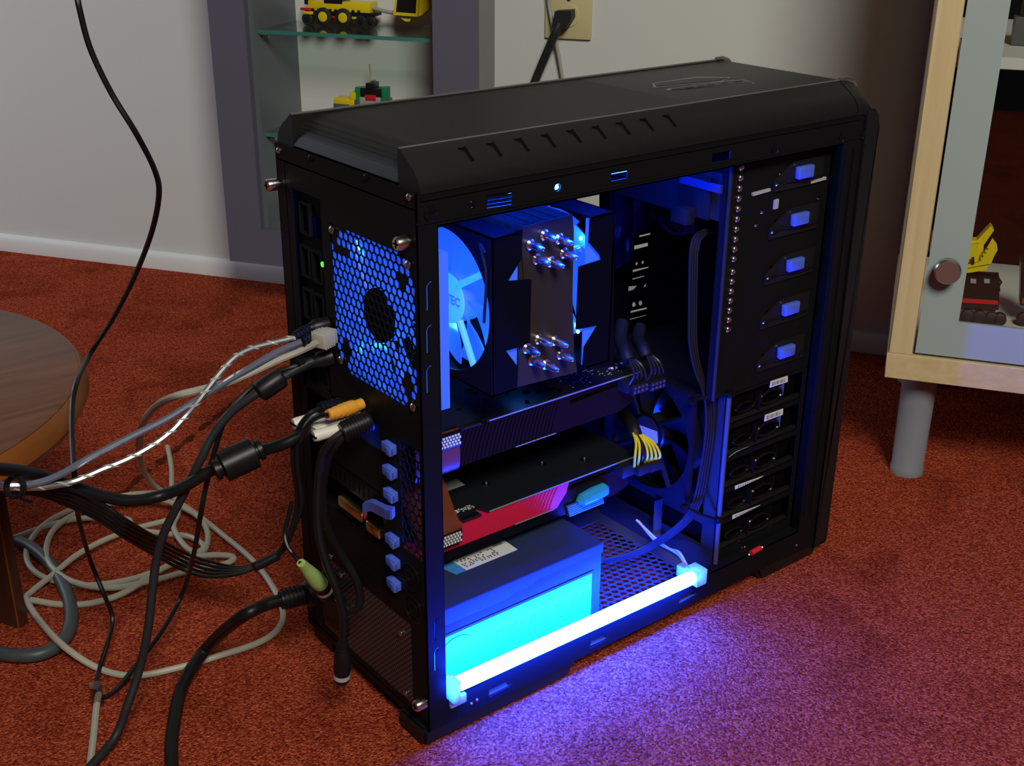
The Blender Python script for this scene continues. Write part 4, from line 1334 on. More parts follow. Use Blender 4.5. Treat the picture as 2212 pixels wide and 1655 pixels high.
# ---- hard drives in the lower cage
hd_labels = ['topmost hard drive in the lower cage, barcode sticker near its front', 'second hard drive from the top in the lower cage',
             'middle hard drive in the lower cage, small grey sticker', 'fourth hard drive from the top in the lower cage', 'bottom hard drive in the lower cage, above the red connector']
stick = [((1663, 838), (1702, 825), (1702, 812), (1665, 824)), ((1651, 911), (1691, 896), (1692, 883), (1653, 897)), ((1574, 988), (1604, 970), (1618, 965), (1590, 976)),
         ((1588, 1058), (1640, 1034), (1650, 1028), (1588, 1050)), ((1582, 1122), (1630, 1098), (1643, 1091), (1583, 1113))]
def loop_mesh():
    b = B()
    pts = [(0.0155 * cos(a), 0, 0.0068 * sin(a)) for a in [2 * pi * k / 20 for k in range(20)]]
    b.tube(pts, 0.0016, 6, closed=True)
    return b.mesh('finger_loop', M['gloss_black'])
lme = loop_mesh()
for i, z in enumerate(HZ):
    t = thing('hard_drive', hd_labels[i], 'hard drive', (0.405, 0.08, z - 0.012), 'hard drives in the lower cage')
    B().box(0.3540, 0.4560, 0.0200, 0.1660, z - 0.0115, z + 0.0125, 0.001).obj('body', M['matte_black'], t)
    B().box(0.3530, 0.4570, CY + 0.0012, 0.0180, z - 0.0125, z - 0.0085, 0.0005).obj('tray', M['black_plastic'], t)
    lo = link('finger_loop', lme, t)
    lo.location = (0.4130, CY + 0.0015, z + 0.0010)
    lo2 = link('finger_loop', lme, t)
    lo2.location = (0.3780, CY + 0.0030, z - 0.0010)
    lo2.scale = (0.8, 1, 0.7)
    B().box(0.3950, 0.3962, CY - 0.0005, 0.0180, z - 0.0080, z + 0.0085).obj('tray_tab', M['black_paint'], t)
    B().box(0.4290, 0.4302, CY + 0.0005, 0.0180, z - 0.002, z + 0.0125).obj('tray_tab', M['clip_blue'] if i < 2 else M['black_paint'], t)
    q = [px(u, v, 'y', CY - 0.0006) for u, v in stick[i]]
    s = B().plate([(p.x, p.z) for p in q], [], 'y', CY - 0.0006, CY - 0.0001).obj('sticker', M['white_sticker'] if i != 2 else M['grey_sticker'], t)
    for k in range(9):
        s0 = 0.12 + 0.085 * k
        a, c_ = q[0].lerp(q[1], s0), q[3].lerp(q[2], s0)
        w = 0.0005 if k % 3 else 0.0009
        lo_, hi_ = a.lerp(c_, 0.2), a.lerp(c_, 0.75)
        B().plate([(lo_.x, lo_.z), (lo_.x + w, lo_.z), (hi_.x + w, hi_.z), (hi_.x, hi_.z)], [], 'y', CY - 0.0008, CY - 0.0006).obj('bar', M['ink'], s)
# red connector and its two wires on the bottom rail
t = thing('wire_connector', 'small red wire connector with yellow and red wires on the bottom rail', 'connector', px(1630, 1190, 'y', 0.003))
p0, p1 = px(1622, 1195, 'y', -0.001), px(1642, 1184, 'y', -0.001)
B().cyl(p0, p1, 0.0028, n=12).obj('sleeve', M['red'], t)
for p, d in ((p0, -1), (p1, 1)):
    e = p + (p1 - p0).normalized() * 0.003 * d
    B().lathe(e - Vector((0, 0, 0.001)), e + Vector((0, 0, 0.001)), [(0, 0.001), (0.5, 0.0018), (1, 0.001)], 8).obj('tip', M['chrome'], t)
B().tube(wirepath([(1588, 1158, 'y', 0.03), (1597, 1170), (1608, 1182, 'y', 0.012)]), 0.0012, 6).obj('wire', M['yellow_wire'], t)
B().tube(wirepath([(1584, 1160, 'y', 0.03), (1592, 1172), (1602, 1184, 'y', 0.012)]), 0.0012, 6).obj('wire', M['red'], t)

# ---- drive in the top bays: pale metal side seen through the cage slots
t = thing('optical_drive', 'pale metal drive seen through slots of the upper bays', 'drive', (0.39, 0.09, 0.38))
B().box(0.3300, 0.4620, 0.0150, 0.1700, 0.3880, 0.4300, 0.001).obj('housing', CW, t)
B().box(0.3320, 0.4610, 0.0146, 0.0149, 0.3890, 0.4290).obj('side_plate', M['grey_sticker'], t)
B().box(0.3190, 0.3208, 0.0250, 0.1650, 0.3905, 0.4275).obj('rear_plate', M['black_plastic'], t)
B().box(0.3170, 0.3200, 0.0120, 0.0600, 0.4170, 0.4240).obj('rear_bar', M['psu_paint'], t)
for u, v in ((1645, 459), (1767, 430), (1632, 487)):
    p = px(u, v, 'y', CY)
    B().lathe((p.x, CY, p.z), (p.x, CY - 0.0015, p.z), [(0, 0.0015), (1, 0.0009)], 10).obj('screw', M['chrome'], CASE)

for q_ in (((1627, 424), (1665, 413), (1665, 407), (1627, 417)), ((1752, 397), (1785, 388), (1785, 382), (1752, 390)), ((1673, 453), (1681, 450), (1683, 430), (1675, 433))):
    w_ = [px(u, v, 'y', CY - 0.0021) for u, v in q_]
    B().plate([(p.x, p.z) for p in w_], [], 'y', CY - 0.0021, CY - 0.0001).obj('sticker', M['grey_sticker'], CASE)  # pale plates standing in for the drive side glimpsed through the slots

# ---- second fan tied to the drive cage
t = thing('cage_fan', 'dark case fan tied to the drive cage with black zip ties', 'fan', (0.334, 0.088, 0.102))
fy, fz = 0.0890, 0.1620
b = B().plate(rect(fy - 0.06, fy + 0.06, fz - 0.06, fz + 0.06), [circ(fy, fz, 0.0570, 48)], 'x', 0.3225, 0.3275)
b.plate(rect(fy - 0.06, fy + 0.06, fz - 0.06, fz + 0.06), [circ(fy, fz, 0.0570, 48)], 'x', 0.3420, 0.3465)
v, f = [], []
for x in (0.3275, 0.3420):
    for k in range(48):
        a = 2 * pi * k / 48
        v.append((x, fy + 0.058 * cos(a), fz + 0.058 * sin(a)))
for k in range(48):
    l = (k + 1) % 48
    f.append((k, l, 48 + l, 48 + k))
b.add(v, f)
M['smoke'] = mat('smoky_black_plastic', (0.007, 0.007, 0.010), 0.28, spec=0.3)
b.obj('frame', M['smoke'], t)
make_fan(t, (0.3345, fy, fz), (1, 0, 0), 0.0560, 0.020, M['smoke'], M['smoke'], 0.0200, 9, 4, 0.5, M['smoke'], -1)
B().plate(circ(fy, fz, 0.0165, 32), [], 'x', 0.3236, 0.3242).obj('hub_sticker', M['ink'], t)
B().plate([(fy - 0.016, fz - 0.006), (fy + 0.012, fz - 0.010), (fy + 0.010, fz + 0.004), (fy - 0.014, fz + 0.006)], [], 'x', 0.3232, 0.3236).obj('hub_print', M['grey_sticker'], t)
for pts in ([(1487, 868, 'y', 0.026), (1505, 862), (1530, 858), (1560, 852), (1583, 850, 'y', 0.008)], [(1470, 1095, 'y', 0.028), (1485, 1098), (1510, 1110), (1535, 1118), (1556, 1124, 'y', 0.008)]):
    p = wirepath(pts, 4)
    B().tube(p, 0.0017, 6).obj('zip_tie', M['gloss_black'], t)
    c = p[2]
    B().box(c.x - 0.003, c.x + 0.003, c.y - 0.003, c.y + 0.002, c.z - 0.003, c.z + 0.003, 0.0006).obj('tie_head', M['gloss_black'], t)
    c = p[-2]
    B().box(c.x - 0.003, c.x + 0.003, c.y - 0.003, c.y + 0.002, c.z - 0.003, c.z + 0.003, 0.0006).obj('tie_head', M['gloss_black'], t)

# ---- flat drive power cable looping down in front of the fan
t = thing('drive_power_cable', 'flat black drive power cable hanging from the upper bays to the power supply', 'cable', (0.30, 0.03, 0.03))
base = [(1535, 497, 'y', 0.045), (1512, 508), (1500, 535, 'y', 0.035), (1497, 600), (1496, 680), (1497, 745, 'y', 0.030), (1508, 800), (1525, 845), (1533, 885, 'y', 0.022), (1531, 950), (1520, 1020), (1510, 1070, 'y', 0.026), (1490, 1115), (1450, 1152), (1405, 1180, 'y', 0.055), (1360, 1200), (1325, 1208), (1302, 1213, 'y', 0.075)]
for k in range(4):
    sp = [((u + (k - 1.5) * 5.0, v + (k - 1.5) * 1.5) + tuple(r)) for (u, v, *r) in base]
    B().tube(wirepath(sp, 5), 0.0012, 6).obj('wire', M['black_wire'], t)
B().box(0.3080, 0.3190, 0.0400, 0.0600, 0.3840, 0.3990, 0.001).obj('plug', M['black_plastic'], t)

# ---- other wiring behind the upper bays
t = thing('sata_cable', 'black data cables bundled behind the upper drive bays', 'cable', (0.29, 0.12, 0.37))
for a in ([(1405, 440, 'y', 0.165), (1440, 445), (1475, 455), (1500, 462, 'y', 0.10)], [(1405, 462, 'y', 0.165), (1440, 475), (1475, 492), (1500, 497, 'y', 0.10)], [(1408, 432, 'y', 0.165), (1450, 425), (1480, 415), (1500, 408, 'y', 0.09)]):
    B().tube(wirepath(a), 0.0048, 8).obj('sleeve', M['black_plastic'], t)
for u, v in ((1502, 408), (1492, 488)):
    for k in range(4):
        B().tube(wirepath([(u - 12 + 6 * k, v - 18, 'y', 0.085), (u - 14 + 6 * k, v - 2, 'y', 0.080), (u - 8 + 6 * k, v + 12, 'y', 0.085), (u + 16, v + 8, 'y', 0.09)]), 0.0012, 6).obj('wire', M['black_wire'], t)
B().tube(wirepath([(1410, 470, 'y', 0.16), (1424, 478), (1440, 495), (1462, 505), (1490, 500), (1505, 498, 'y', 0.09)]), 0.0010, 6).obj('thin_wire', M['psu_paint'], t)
B().tube(wirepath([(1500, 422, 'y', 0.09), (1504, 440), (1506, 455, 'y', 0.09)]), 0.0012, 6).obj('thin_wire', M['psu_paint'], t)
# dark plastic sheet hanging behind the cooler
v, f = [], []
nu, nv2 = 8, 14
for j in range(nv2):
    for i in range(nu):
        s, w = i / (nu - 1), j / (nv2 - 1)
        right = 1409 if w < 0.6 else 1409 - 42 * min(1, (w - 0.6) / 0.08)
        u_ = 1316 + (right - 1316) * s
        v_ = 395 + (195 - 20 * s) * w - 8 * s
        p = px(u_, v_, 'y', 0.160 + 0.004 * sin(9 * w + 3 * s) + 0.003 * sin(14 * s))
        v.append(p)
for j in range(nv2 - 1):
    for i in range(nu - 1):
        f.append((j * nu + i, j * nu + i + 1, (j + 1) * nu + i + 1, (j + 1) * nu + i))
o = B().add(v, f)
bmesh.ops.solidify(o.bm, geom=o.bm.faces[:], thickness=0.0006)
o = o.obj('plastic_sheet', mat('dark_blue_sheet', (0.012, 0.012, 0.035), 0.35))
tag(o, 'crumpled dark plastic sheet hanging behind the cooler', 'sheet')

# ---- graphics card power cables
t = thing('card_power_cable', 'pair of black power cables plugged into the upper graphics card', 'cable', (0.28, 0.06, 0.25), 'graphics card power cables')
for c, (u0, v0) in enumerate(((1362, 828), (1400, 820))):
    B().tube(wirepath([(u0 - 18, v0 - 130 + 18 * c, 'y', 0.10), (u0 - 22, v0 - 95 + 10 * c, 'y', 0.085), (u0 - 12, v0 - 68, 'y', 0.066), (u0 - 4, v0 - 48, 'y', 0.058)], 5), 0.0062, 10).obj('sleeve', M['black_plastic'], t)
    for k in range(4):
        B().tube(wirepath([(u0 - 6 + 3 * k, v0 - 56, 'y', 0.059), (u0 + 2 + 7 * k, v0 - 40, 'y', 0.050), (u0 + 8 + 8 * k, v0 - 18, 'y', 0.046), (u0 - 2 + 9 * k, v0 + 2 - 2 * k, 'y', 0.050)], 5), 0.0012, 6).obj('wire', M['black_wire'], t)
    p = px(u0 + 12, v0 + 6, 'y', 0.0505)
    B().box(p.x - 0.0095, p.x + 0.0095, 0.0440, 0.0500, p.z - 0.005, p.z + 0.004, 0.0006).obj('plug', M['black_plastic'], t)
    for k in range(4):
        for j in range(2):
            B().lathe((p.x - 0.0072 + 0.0048 * k, 0.0440, p.z - 0.0025 + 0.004 * j), (p.x - 0.0072 + 0.0048 * k, 0.0434, p.z - 0.0025 + 0.004 * j), [(0, 0.0014), (1, 0.0012)], 8).obj('pin', M['steel'], t)
t = thing('card_power_cable', 'yellow and black power cable plugged into the lower red graphics card', 'cable', (0.29, 0.06, 0.16), 'graphics card power cables')
B().tube(wirepath([(1345, 890, 'y', 0.10), (1356, 905), (1368, 925, 'y', 0.066), (1374, 942, 'y', 0.060)], 5), 0.0065, 10).obj('sleeve', M['black_plastic'], t)
for k in range(7):
    dx = 9 * k
    mt_ = M['yellow_wire'] if k != 2 else M['black_wire']
    B().tube(wirepath([(1368 + 2.2 * k, 935, 'y', 0.060), (1374 + 6.5 * k, 958, 'y', 0.050), (1372 + 9.0 * k, 985, 'y', 0.045), (1370 + 7.5 * k, 1008 - 2.5 * k, 'y', 0.050)], 6), 0.0013, 6).obj('wire', mt_, t)
for k in range(4):
    B().tube(wirepath([(1372 + 4 * k, 938, 'y', 0.064), (1380 + 9 * k, 962, 'y', 0.054), (1378 + 11 * k, 985, 'y', 0.050), (1378 + 10 * k, 1004 - 3 * k, 'y', 0.052)], 5), 0.0013, 6).obj('wire', M['black_wire'], t)
for c in range(2):
    p = px(1384 + 27 * c, 1010 - 8 * c, 'y', 0.0500)
    B().box(p.x - 0.0080, p.x + 0.0080, 0.0440, 0.0500, p.z - 0.005, p.z + 0.004, 0.0006).obj('plug', M['black_plastic'], t)

# ================================================================== toy vehicles
def stud_row(b, xs, y, z):
    for x in xs:
        b.cyl((x, y, z), (x, y, z + 0.0016), 0.0022, n=10)
def R3(u, v, off):
    return rpx(u, v, off)
# construction vehicle on the upper glass shelf
off = 0.050
zt = 0.4422
sc = R3(748, 40, off).x - R3(705, 40, off).x            # wheel base between the two big wheels
x1 = R3(705, 40, off).x
x2 = R3(748, 40, off).x
t = thing('toy_loader', 'yellow and black brick-built toy loader on the upper glass shelf', 'toy vehicle', RM @ Vector((x1, -off, zt)))
def wheel(x, r, hub, y=-off - 0.012, name='wheel', par=None):
    o = B().lathe((x, y + 0.010, zt + r), (x, y, zt + r), [(0, r * 0.9), (0.1, r), (0.9, r), (1, r * 0.88)], 22).obj(name, M['tyre'], par or t, M=RM)
    B().lathe((x, y + 0.001, zt + r), (x, y - 0.001, zt + r), [(0, r * 0.55), (0.7, r * 0.55), (1, r * 0.4)], 16).obj('rim', hub, o, M=RM)
wheel(x1, 0.0135, M['toy_yellow'])
wheel(x2, 0.0135, M['toy_yellow'])
wheel(R3(671, 42, off).x, 0.0090, M['toy_black'])
wheel(R3(786, 44, off).x, 0.0090, M['toy_black'])
wheel(R3(806, 42, off).x, 0.0085, M['toy_black'])
xa, xb = R3(664, 10, off).x, R3(812, 10, off).x
B().box(xa, xb, -off - 0.010, -off + 0.02, zt + 0.0165, zt + 0.0215).obj('chassis', M['toy_black'], t, M=RM)
for k in range(9):
    x = xa + 0.012 + k * 0.0095
    B().box(x, x + 0.004, -off - 0.011, -off - 0.008, zt + 0.0215, zt + 0.0250).obj('tooth', M['toy_black'], t, M=RM)
B().box(xa + 0.004, xb - 0.006, -off - 0.009, -off + 0.02, zt + 0.0215, zt + 0.036, 0.0006).obj('body', M['toy_yellow'], t, M=RM)
B().box(R3(706, 5, off).x, R3(745, 5, off).x, -off - 0.0095, -off + 0.02, zt + 0.033, zt + 0.055).obj('cab', M['toy_black'], t, M=RM)
B().box(xa, xa + 0.006, -off - 0.0095, -off + 0.015, zt + 0.030, zt + 0.042).obj('rear_panel', M['toy_black'], t, M=RM)
B().box(R3(657, 18, off).x, R3(680, 18, off).x, -off - 0.013, -off - 0.009, zt + 0.0215, zt + 0.0255, 0.0006).obj('hook', M['toy_red'], t, M=RM)
B().box(R3(663, 25, off).x, R3(683, 25, off).x, -off - 0.012, -off - 0.008, zt + 0.016, zt + 0.0205, 0.0004).obj('bumper', M['toy_yellow'], t, M=RM)
for u in (722, 740, 768):
    B().box(R3(u - 9, 30, off).x, R3(u + 9, 30, off).x, -off - 0.008, -off, zt + 0.012, zt + 0.0165).obj('axle_block', M['toy_red'] if u == 722 else M['toy_yellow'], t, M=RM)
B().tube([R3(795, 14, off), R3(830, 24, off), R3(865, 31, off)], 0.0030, 8).obj('arm', M['toy_grey'], t, M=RM)
q = [R3(u, v, off) for u, v in ((857, 30), (862, -8), (911, -8), (909, 34))]
B().plate([(p.x, p.z) for p in q], [], 'y', -off - 0.014, -off + 0.012).obj('bucket', M['toy_yellow'], t, M=RM)
q = [R3(u, v, off) for u, v in ((864, 23), (867, -6), (908, -6), (906, 26))]
B().plate([(p.x, p.z) for p in q], [], 'y', -off - 0.0150, -off - 0.0139).obj('bucket_opening', M['toy_black'], t, M=RM)
q = [R3(u, v, off) for u, v in ((909, 34), (912, -2), (930, -2), (931, 18), (915, 32))]
B().plate([(p.x, p.z) for p in q], [], 'y', -off - 0.008, -off + 0.012).obj('bucket_side', M['toy_yellow'], t, M=RM)
q = [R3(u, v, off) for u, v in ((870, 38), (892, 40), (889, 45), (880, 45))]
B().plate([(p.x, p.z) for p in q], [], 'y', -off - 0.008, -off + 0.004).obj('bucket_hinge', M['toy_yellow'], t, M=RM)
# small vehicle on the lower shelf, mostly hidden by the case
zt = 0.2902
t = thing('toy_tractor', 'small toy vehicle with green tanks and a thin mast behind the case', 'toy vehicle', RM @ Vector((R3(800, 220, off).x, -off, zt)))
def block(u0, v0, u1, v1, mt, name, d0=-0.012, d1=0.012, bev=0.0008):
    a, c_ = R3(u0, v1, off), R3(u1, v0, off)
    return B().box(a.x, c_.x, -off + d0, -off + d1, a.z, c_.z, bev).obj(name, mt, t, M=RM)
wheel(R3(745, 240, off).x, 0.010, M['toy_grey'], -off - 0.014)
wheel(R3(790, 240, off).x, 0.010, M['toy_grey'], -off - 0.014)
wheel(R3(835, 240, off).x, 0.010, M['toy_grey'], -off - 0.014)
a, c_ = R3(725, 250, off), R3(845, 238, off)
B().box(a.x, c_.x, -off - 0.010, -off + 0.014, zt + 0.010, zt + 0.020).obj('chassis', M['toy_dark'], t, M=RM)
block(728, 212, 772, 222, M['toy_yellow'], 'hood')
block(762, 222, 772, 240, M['toy_yellow'], 'hood_side')
block(728, 222, 762, 242, M['toy_dark'], 'grille')
block(762, 198, 774, 214, M['toy_yellow'], 'seat_back')
block(773, 187, 785, 213, M['toy_green'], 'tank', -0.010, 0.004)
block(830, 187, 841, 213, M['toy_green'], 'tank', -0.010, 0.004)
block(773, 213, 785, 240, M['toy_dark'], 'frame_post')
block(830, 213, 841, 240, M['toy_dark'], 'frame_post')
block(785, 190, 830, 204, M['toy_black'], 'engine')
block(797, 178, 812, 192, M['toy_black'], 'engine_top')
block(797, 203, 819, 214, M['toy_red'], 'torso', -0.014, 0.0)
block(785, 208, 798, 242, M['toy_grey'], 'arm_panel', -0.013, 0.0)
block(818, 208, 828, 242, M['toy_grey'], 'arm_panel', -0.013, 0.0)
block(794, 216, 822, 228, M['toy_grey'], 'console', -0.014, 0.0)
p = R3(807, 179, off)
B().lathe(p + Vector((0, 0.004, 0)), p + Vector((0, -0.004, 0)), [(0, 0.0042), (1, 0.0042)], 16).obj('beacon', M['toy_dark'], t, M=RM)
B().tube([R3(798, 138, off), R3(800, 158, off), R3(802, 182, off)], 0.0011, 6).obj('mast', M['toy_tan'], t, M=RM)

# toys in the birch cabinet
off = 0.300
zt = 0.1687
t = thing('toy_dump_truck', 'yellow dump bed on a black toy truck behind the cabinet glass', 'toy vehicle', RM @ Vector((R3(2115, 690, off).x, -off, zt)))
def poly(pts, mt, name, d0=-0.014, d1=0.014):
    q = [R3(u, v, off) for u, v in pts]
    return B().plate([(p.x, p.z) for p in q], [], 'y', -off + d0, -off + d1).obj(name, mt, t, M=RM)
poly([(2078, 592), (2158, 596), (2160, 622), (2078, 618)], M['toy_black'], 'body')
poly([(2076, 636), (2155, 641), (2155, 650), (2076, 645)], M['toy_red'], 'stripe', -0.0150, 0.014)
poly([(2076, 618), (2158, 622), (2156, 662), (2074, 656)], M['toy_black'], 'side_panel')
for u in (2090, 2116, 2142, 2160):
    c_ = R3(u, 668, off)
    B().lathe((c_.x, -off - 0.008, zt + 0.0085), (c_.x, -off - 0.016, zt + 0.0085), [(0, 0.0082), (0.8, 0.0082), (1, 0.006)], 18).obj('wheel', M['tyre'], t, M=RM)
poly([(2074, 656), (2150, 661), (2150, 674), (2074, 670)], M['toy_dark'], 'axle_frame', -0.010, 0.010)
B().tube([R3(2155, 622, off), R3(2163, 610, off), R3(2152, 592, off), R3(2105, 588, off)], 0.0012, 6).obj('rail', M['toy_black'], t, M=RM)
for u in (2096, 2125):
    poly([(u, 594), (u + 12, 595), (u + 12, 604), (u, 603)], M['toy_grey'], 'fitting', -0.0155, -0.0140)
poly([(2080, 520), (2110, 520), (2140, 488), (2147, 498), (2125, 530), (2125, 560), (2090, 565), (2080, 563)], M['toy_yellow'], 'dump_bed', 0.0, 0.016)
poly([(2090, 525), (2115, 522), (2113, 560), (2090, 562)], M['toy_yellow'], 'bed_wall', -0.010, 0.0)
poly([(2112, 560), (2143, 508), (2152, 520), (2154, 533), (2147, 545), (2140, 562), (2085, 572), (2085, 566)], M['toy_yellow'], 'bed_side', -0.0145, -0.011)
poly([(2080, 574), (2136, 566), (2130, 577), (2094, 583), (2080, 584)], M['toy_yellow'], 'bed_floor', -0.012, 0.012)
poly([(2098, 548), (2104, 547), (2104, 562), (2098, 563)], M['toy_black'], 'piston', -0.0165, -0.0145)
for k in range(4):
    c_ = R3(2132 - 5 * k, 530 + 8 * k, off)
    B().lathe((c_.x, -off - 0.0145, c_.z), (c_.x, -off - 0.0152, c_.z), [(0, 0.0012), (1, 0.0010)], 8).obj('pin_hole', M['toy_dark'], t, M=RM)
off = 0.290
t = thing('toy_wagon', 'red and black toy wagon cut by the right frame edge', 'toy vehicle', RM @ Vector((R3(2225, 690, off).x, -off, zt)))
poly([(2204, 560), (2260, 566), (2260, 660), (2202, 652)], M['toy_black'], 'body')
poly([(2207, 636), (2260, 641), (2260, 652), (2206, 647)], M['toy_red'], 'stripe', -0.0150, 0.014)
for u in (2212, 2245):
    c_ = R3(u, 668, off)
    B().lathe((c_.x, -off - 0.008, zt + 0.0085), (c_.x, -off - 0.016, zt + 0.0085), [(0, 0.0082), (0.8, 0.0082), (1, 0.006)], 18).obj('wheel', M['tyre'], t, M=RM)
off = 0.300
t = thing('toy_machine', 'dark toy machine on the upper shelf of the birch cabinet', 'toy vehicle', RM @ Vector((R3(2215, 90, off).x, -off, 0.4930)))
zz = 0.4930
a0 = R3(2188, 60, off).x
B().box(a0, a0 + 0.06, -off - 0.014, -off + 0.014, zz, zz + 0.030, 0.001).obj('body', M['toy_dark'], t, M=RM)
B().box(a0 + 0.006, a0 + 0.05, -off - 0.010, -off + 0.010, zz + 0.030, zz + 0.055, 0.001).obj('cab', M['toy_black'], t, M=RM)
B().cyl((a0 + 0.02, -off - 0.015, zz + 0.02), (a0 + 0.02, -off - 0.017, zz + 0.02), 0.006, n=14).obj('plate', M['toy_grey'], t, M=RM)

# ================================================================== cables behind the case and on the carpet
def straight(u0, v0, u1, v1, xa, xb, prof, mt, name, parent, n=18):
    a, c_ = px(u0, v0, 'x', xa), px(u1, v1, 'x', xb)
    return B().lathe(a, c_, prof, n).obj(name, mt, parent)
def ribbed(r, k, lo=0.82):
    o = [(0, r * 0.9)]
    for i in range(k):
        s = 0.05 + 0.9 * i / k
        w = 0.9 / k
        o += [(s, r), (s + w * 0.55, r), (s + w * 0.6, r * lo), (s + w * 0.95, r * lo)]
    return o + [(1, r * 0.85)]

# silver twisted cable and smoky cable, leaving the upper ports
t = thing('usb_cable', 'clear-jacketed silver twisted cable running left from the upper rear ports', 'cable', (-0.1, 0.15, 0.29))
pth = wirepath([(640, 728, 'x', -0.030), (590, 740), (545, 752), (510, 770), (480, 800), (455, 832), (430, 865), (400, 900, 'x', -0.118), (370, 932), (330, 962), (280, 990), (220, 1015), (160, 1040, 'x', -0.205), (100, 1052), (40, 1054), (-40, 1052, 'x', -0.268), (-200, 1040, 'x', -0.32), (-500, 1010, 'x', -0.40)], 8)
B().tube(pth, 0.0024, 8).obj('jacket', M['clear_jacket'], t)
tw = []
for i, p in enumerate(pth):
    d = (pth[min(i + 1, len(pth) - 1)] - pth[max(0, i - 1)]).normalized()
    n1 = d.orthogonal().normalized()
    n2 = d.cross(n1)
    a = i * 0.9
    tw.append(p + (n1 * cos(a) + n2 * sin(a)) * 0.0016)
B().tube(tw, 0.0012, 6).obj('braid', mat('pale_braid', (0.42, 0.41, 0.37), 0.3), t)
straight(708, 700, 668, 710, 0.0, -0.016, [(0, 0.0062), (0.7, 0.0062), (0.85, 0.0048), (1, 0.004)], M['rubber'], 'plug', t)
straight(668, 710, 634, 730, -0.016, -0.032, ribbed(0.0042, 5), M['rubber'], 'strain_relief', t)
t = thing('audio_link_cable', 'smoky blue cable running left just below the silver one', 'cable', (-0.1, 0.15, 0.28))
B().tube(wirepath([(652, 738, 'x', -0.027), (600, 760), (540, 795), (480, 830), (420, 868, 'x', -0.108), (360, 905), (300, 935), (240, 965), (180, 997, 'x', -0.195), (120, 1030), (60, 1047), (-40, 1046, 'x', -0.268), (-200, 1030, 'x', -0.32), (-500, 1000, 'x', -0.40)], 8), 0.0028, 8).obj('jacket', M['blue_jacket'], t)
straight(700, 712, 652, 738, -0.004, -0.027, ribbed(0.0052, 5), M['rubber'], 'plug', t)

# black ferrite usb cable
t = thing('ferrite_cable', 'black cable with a small ferrite barrel curving down to the carpet', 'cable', px(330, 1250, 'z', 0.0))
B().tube(wirepath([(676, 780, 'x', -0.016), (640, 798, 'x', -0.03), (600, 822), (555, 850, 'x', -0.062), (500, 890), (460, 940), (430, 1000, 'x', -0.11), (395, 1070), (355, 1150), (338, 1210, 'x', -0.145), (330, 1270), (318, 1370), (300, 1450, 'z', 0.06), (275, 1525), (250, 1590, 'z', 0.015), (205, 1645), (150, 1700, 'z', 0.006), (30, 1780, 'z', 0.005), (-160, 1830, 'z', 0.005), (-420, 1840, 'z', 0.005)], 8), 0.0036, 10).obj('jacket', M['rubber_soft'], t)
straight(612, 812, 556, 850, -0.040, -0.062, [(0, 0.005), (0.06, 0.0080), (0.14, 0.0086), (0.86, 0.0086), (0.94, 0.0080), (1, 0.005)], M['rubber'], 'ferrite', t, 22)
straight(716, 770, 668, 786, 0.0, -0.018, [(0, 0.0075), (0.55, 0.0070), (0.75, 0.0052), (1, 0.0045)], M['rubber'], 'plug', t)
straight(668, 786, 636, 800, -0.018, -0.031, ribbed(0.0046, 4), M['rubber'], 'strain_relief', t)

# thin black cable: from above, over the table rim, loops on the carpet and climbs to the ports
t = thing('thin_cable', 'thin black cable dropping past the round table and looping up to the case', 'cable', px(222, 1505, 'z', 0.0))
B().tube(wirepath([(60, -420, 'x', -0.20), (120, -200, 'x', -0.175), (160, -40, 'x', -0.16), (172, 20), (195, 105), (240, 200), (295, 290, 'x', -0.135), (335, 370), (343, 425), (325, 510), (285, 610), (240, 695), (195, 765, 'z', 0.275), (168, 820, 'z', 0.280), (157, 870, 'z', 0.270), (156, 950), (162, 1040, 'x', -0.20), (170, 1120), (195, 1210, 'z', 0.09), (225, 1285), (243, 1335, 'z', 0.03), (232, 1390), (215, 1445, 'z', 0.006), (210, 1482, 'z', 0.004), (222, 1505, 'z', 0.004), (250, 1490, 'z', 0.006), (300, 1430, 'z', 0.02), (352, 1360), (395, 1280, 'z', 0.05), (418, 1200), (432, 1120, 'x', -0.11), (445, 1050), (462, 980), (490, 900, 'x', -0.085), (540, 840), (590, 808), (640, 790, 'x', -0.03), (690, 778, 'x', -0.008)], 8), 0.0021, 8).obj('jacket', M['rubber'], t)
straight(690, 766, 640, 786, -0.006, -0.03, ribbed(0.0042, 4), M['rubber'], 'plug', t)

# video cable with ivory plug and large ferrite
t = thing('video_cable', 'thick black video cable with ivory plug and large ferrite barrel', 'cable', (-0.05, 0.12, 0.2))
q0, q1 = px(770, 895, 'x', 0.0), px(668, 928, 'x', -0.040)
dirv = (q1 - q0).normalized()
side = Vector((0, 0.97, -0.05)).normalized()
upv = dirv.cross(side).normalized()
Fm = Matrix.Identity(4)
for i in range(3):
    Fm[i][0], Fm[i][1], Fm[i][2], Fm[i][3] = dirv[i], side[i], upv[i], q0[i]
Lq = (q1 - q0).length
b = B()
v = [(0, -0.019, -0.006), (0, 0.019, -0.006), (Lq, 0.013, -0.006), (Lq, -0.013, -0.006), (0, -0.019, 0.006), (0, 0.019, 0.006), (Lq, 0.013, 0.005), (Lq, -0.013, 0.005)]
b.add(v, [(0, 1, 2, 3), (7, 6, 5, 4), (0, 4, 5, 1), (1, 5, 6, 2), (2, 6, 7, 3), (3, 7, 4, 0)], Fm)
bmesh.ops.bevel(b.bm, geom=b.bm.edges[:], offset=0.0015, segments=2, affect='EDGES')
pg = b.obj('plug', M['ivory'], t)
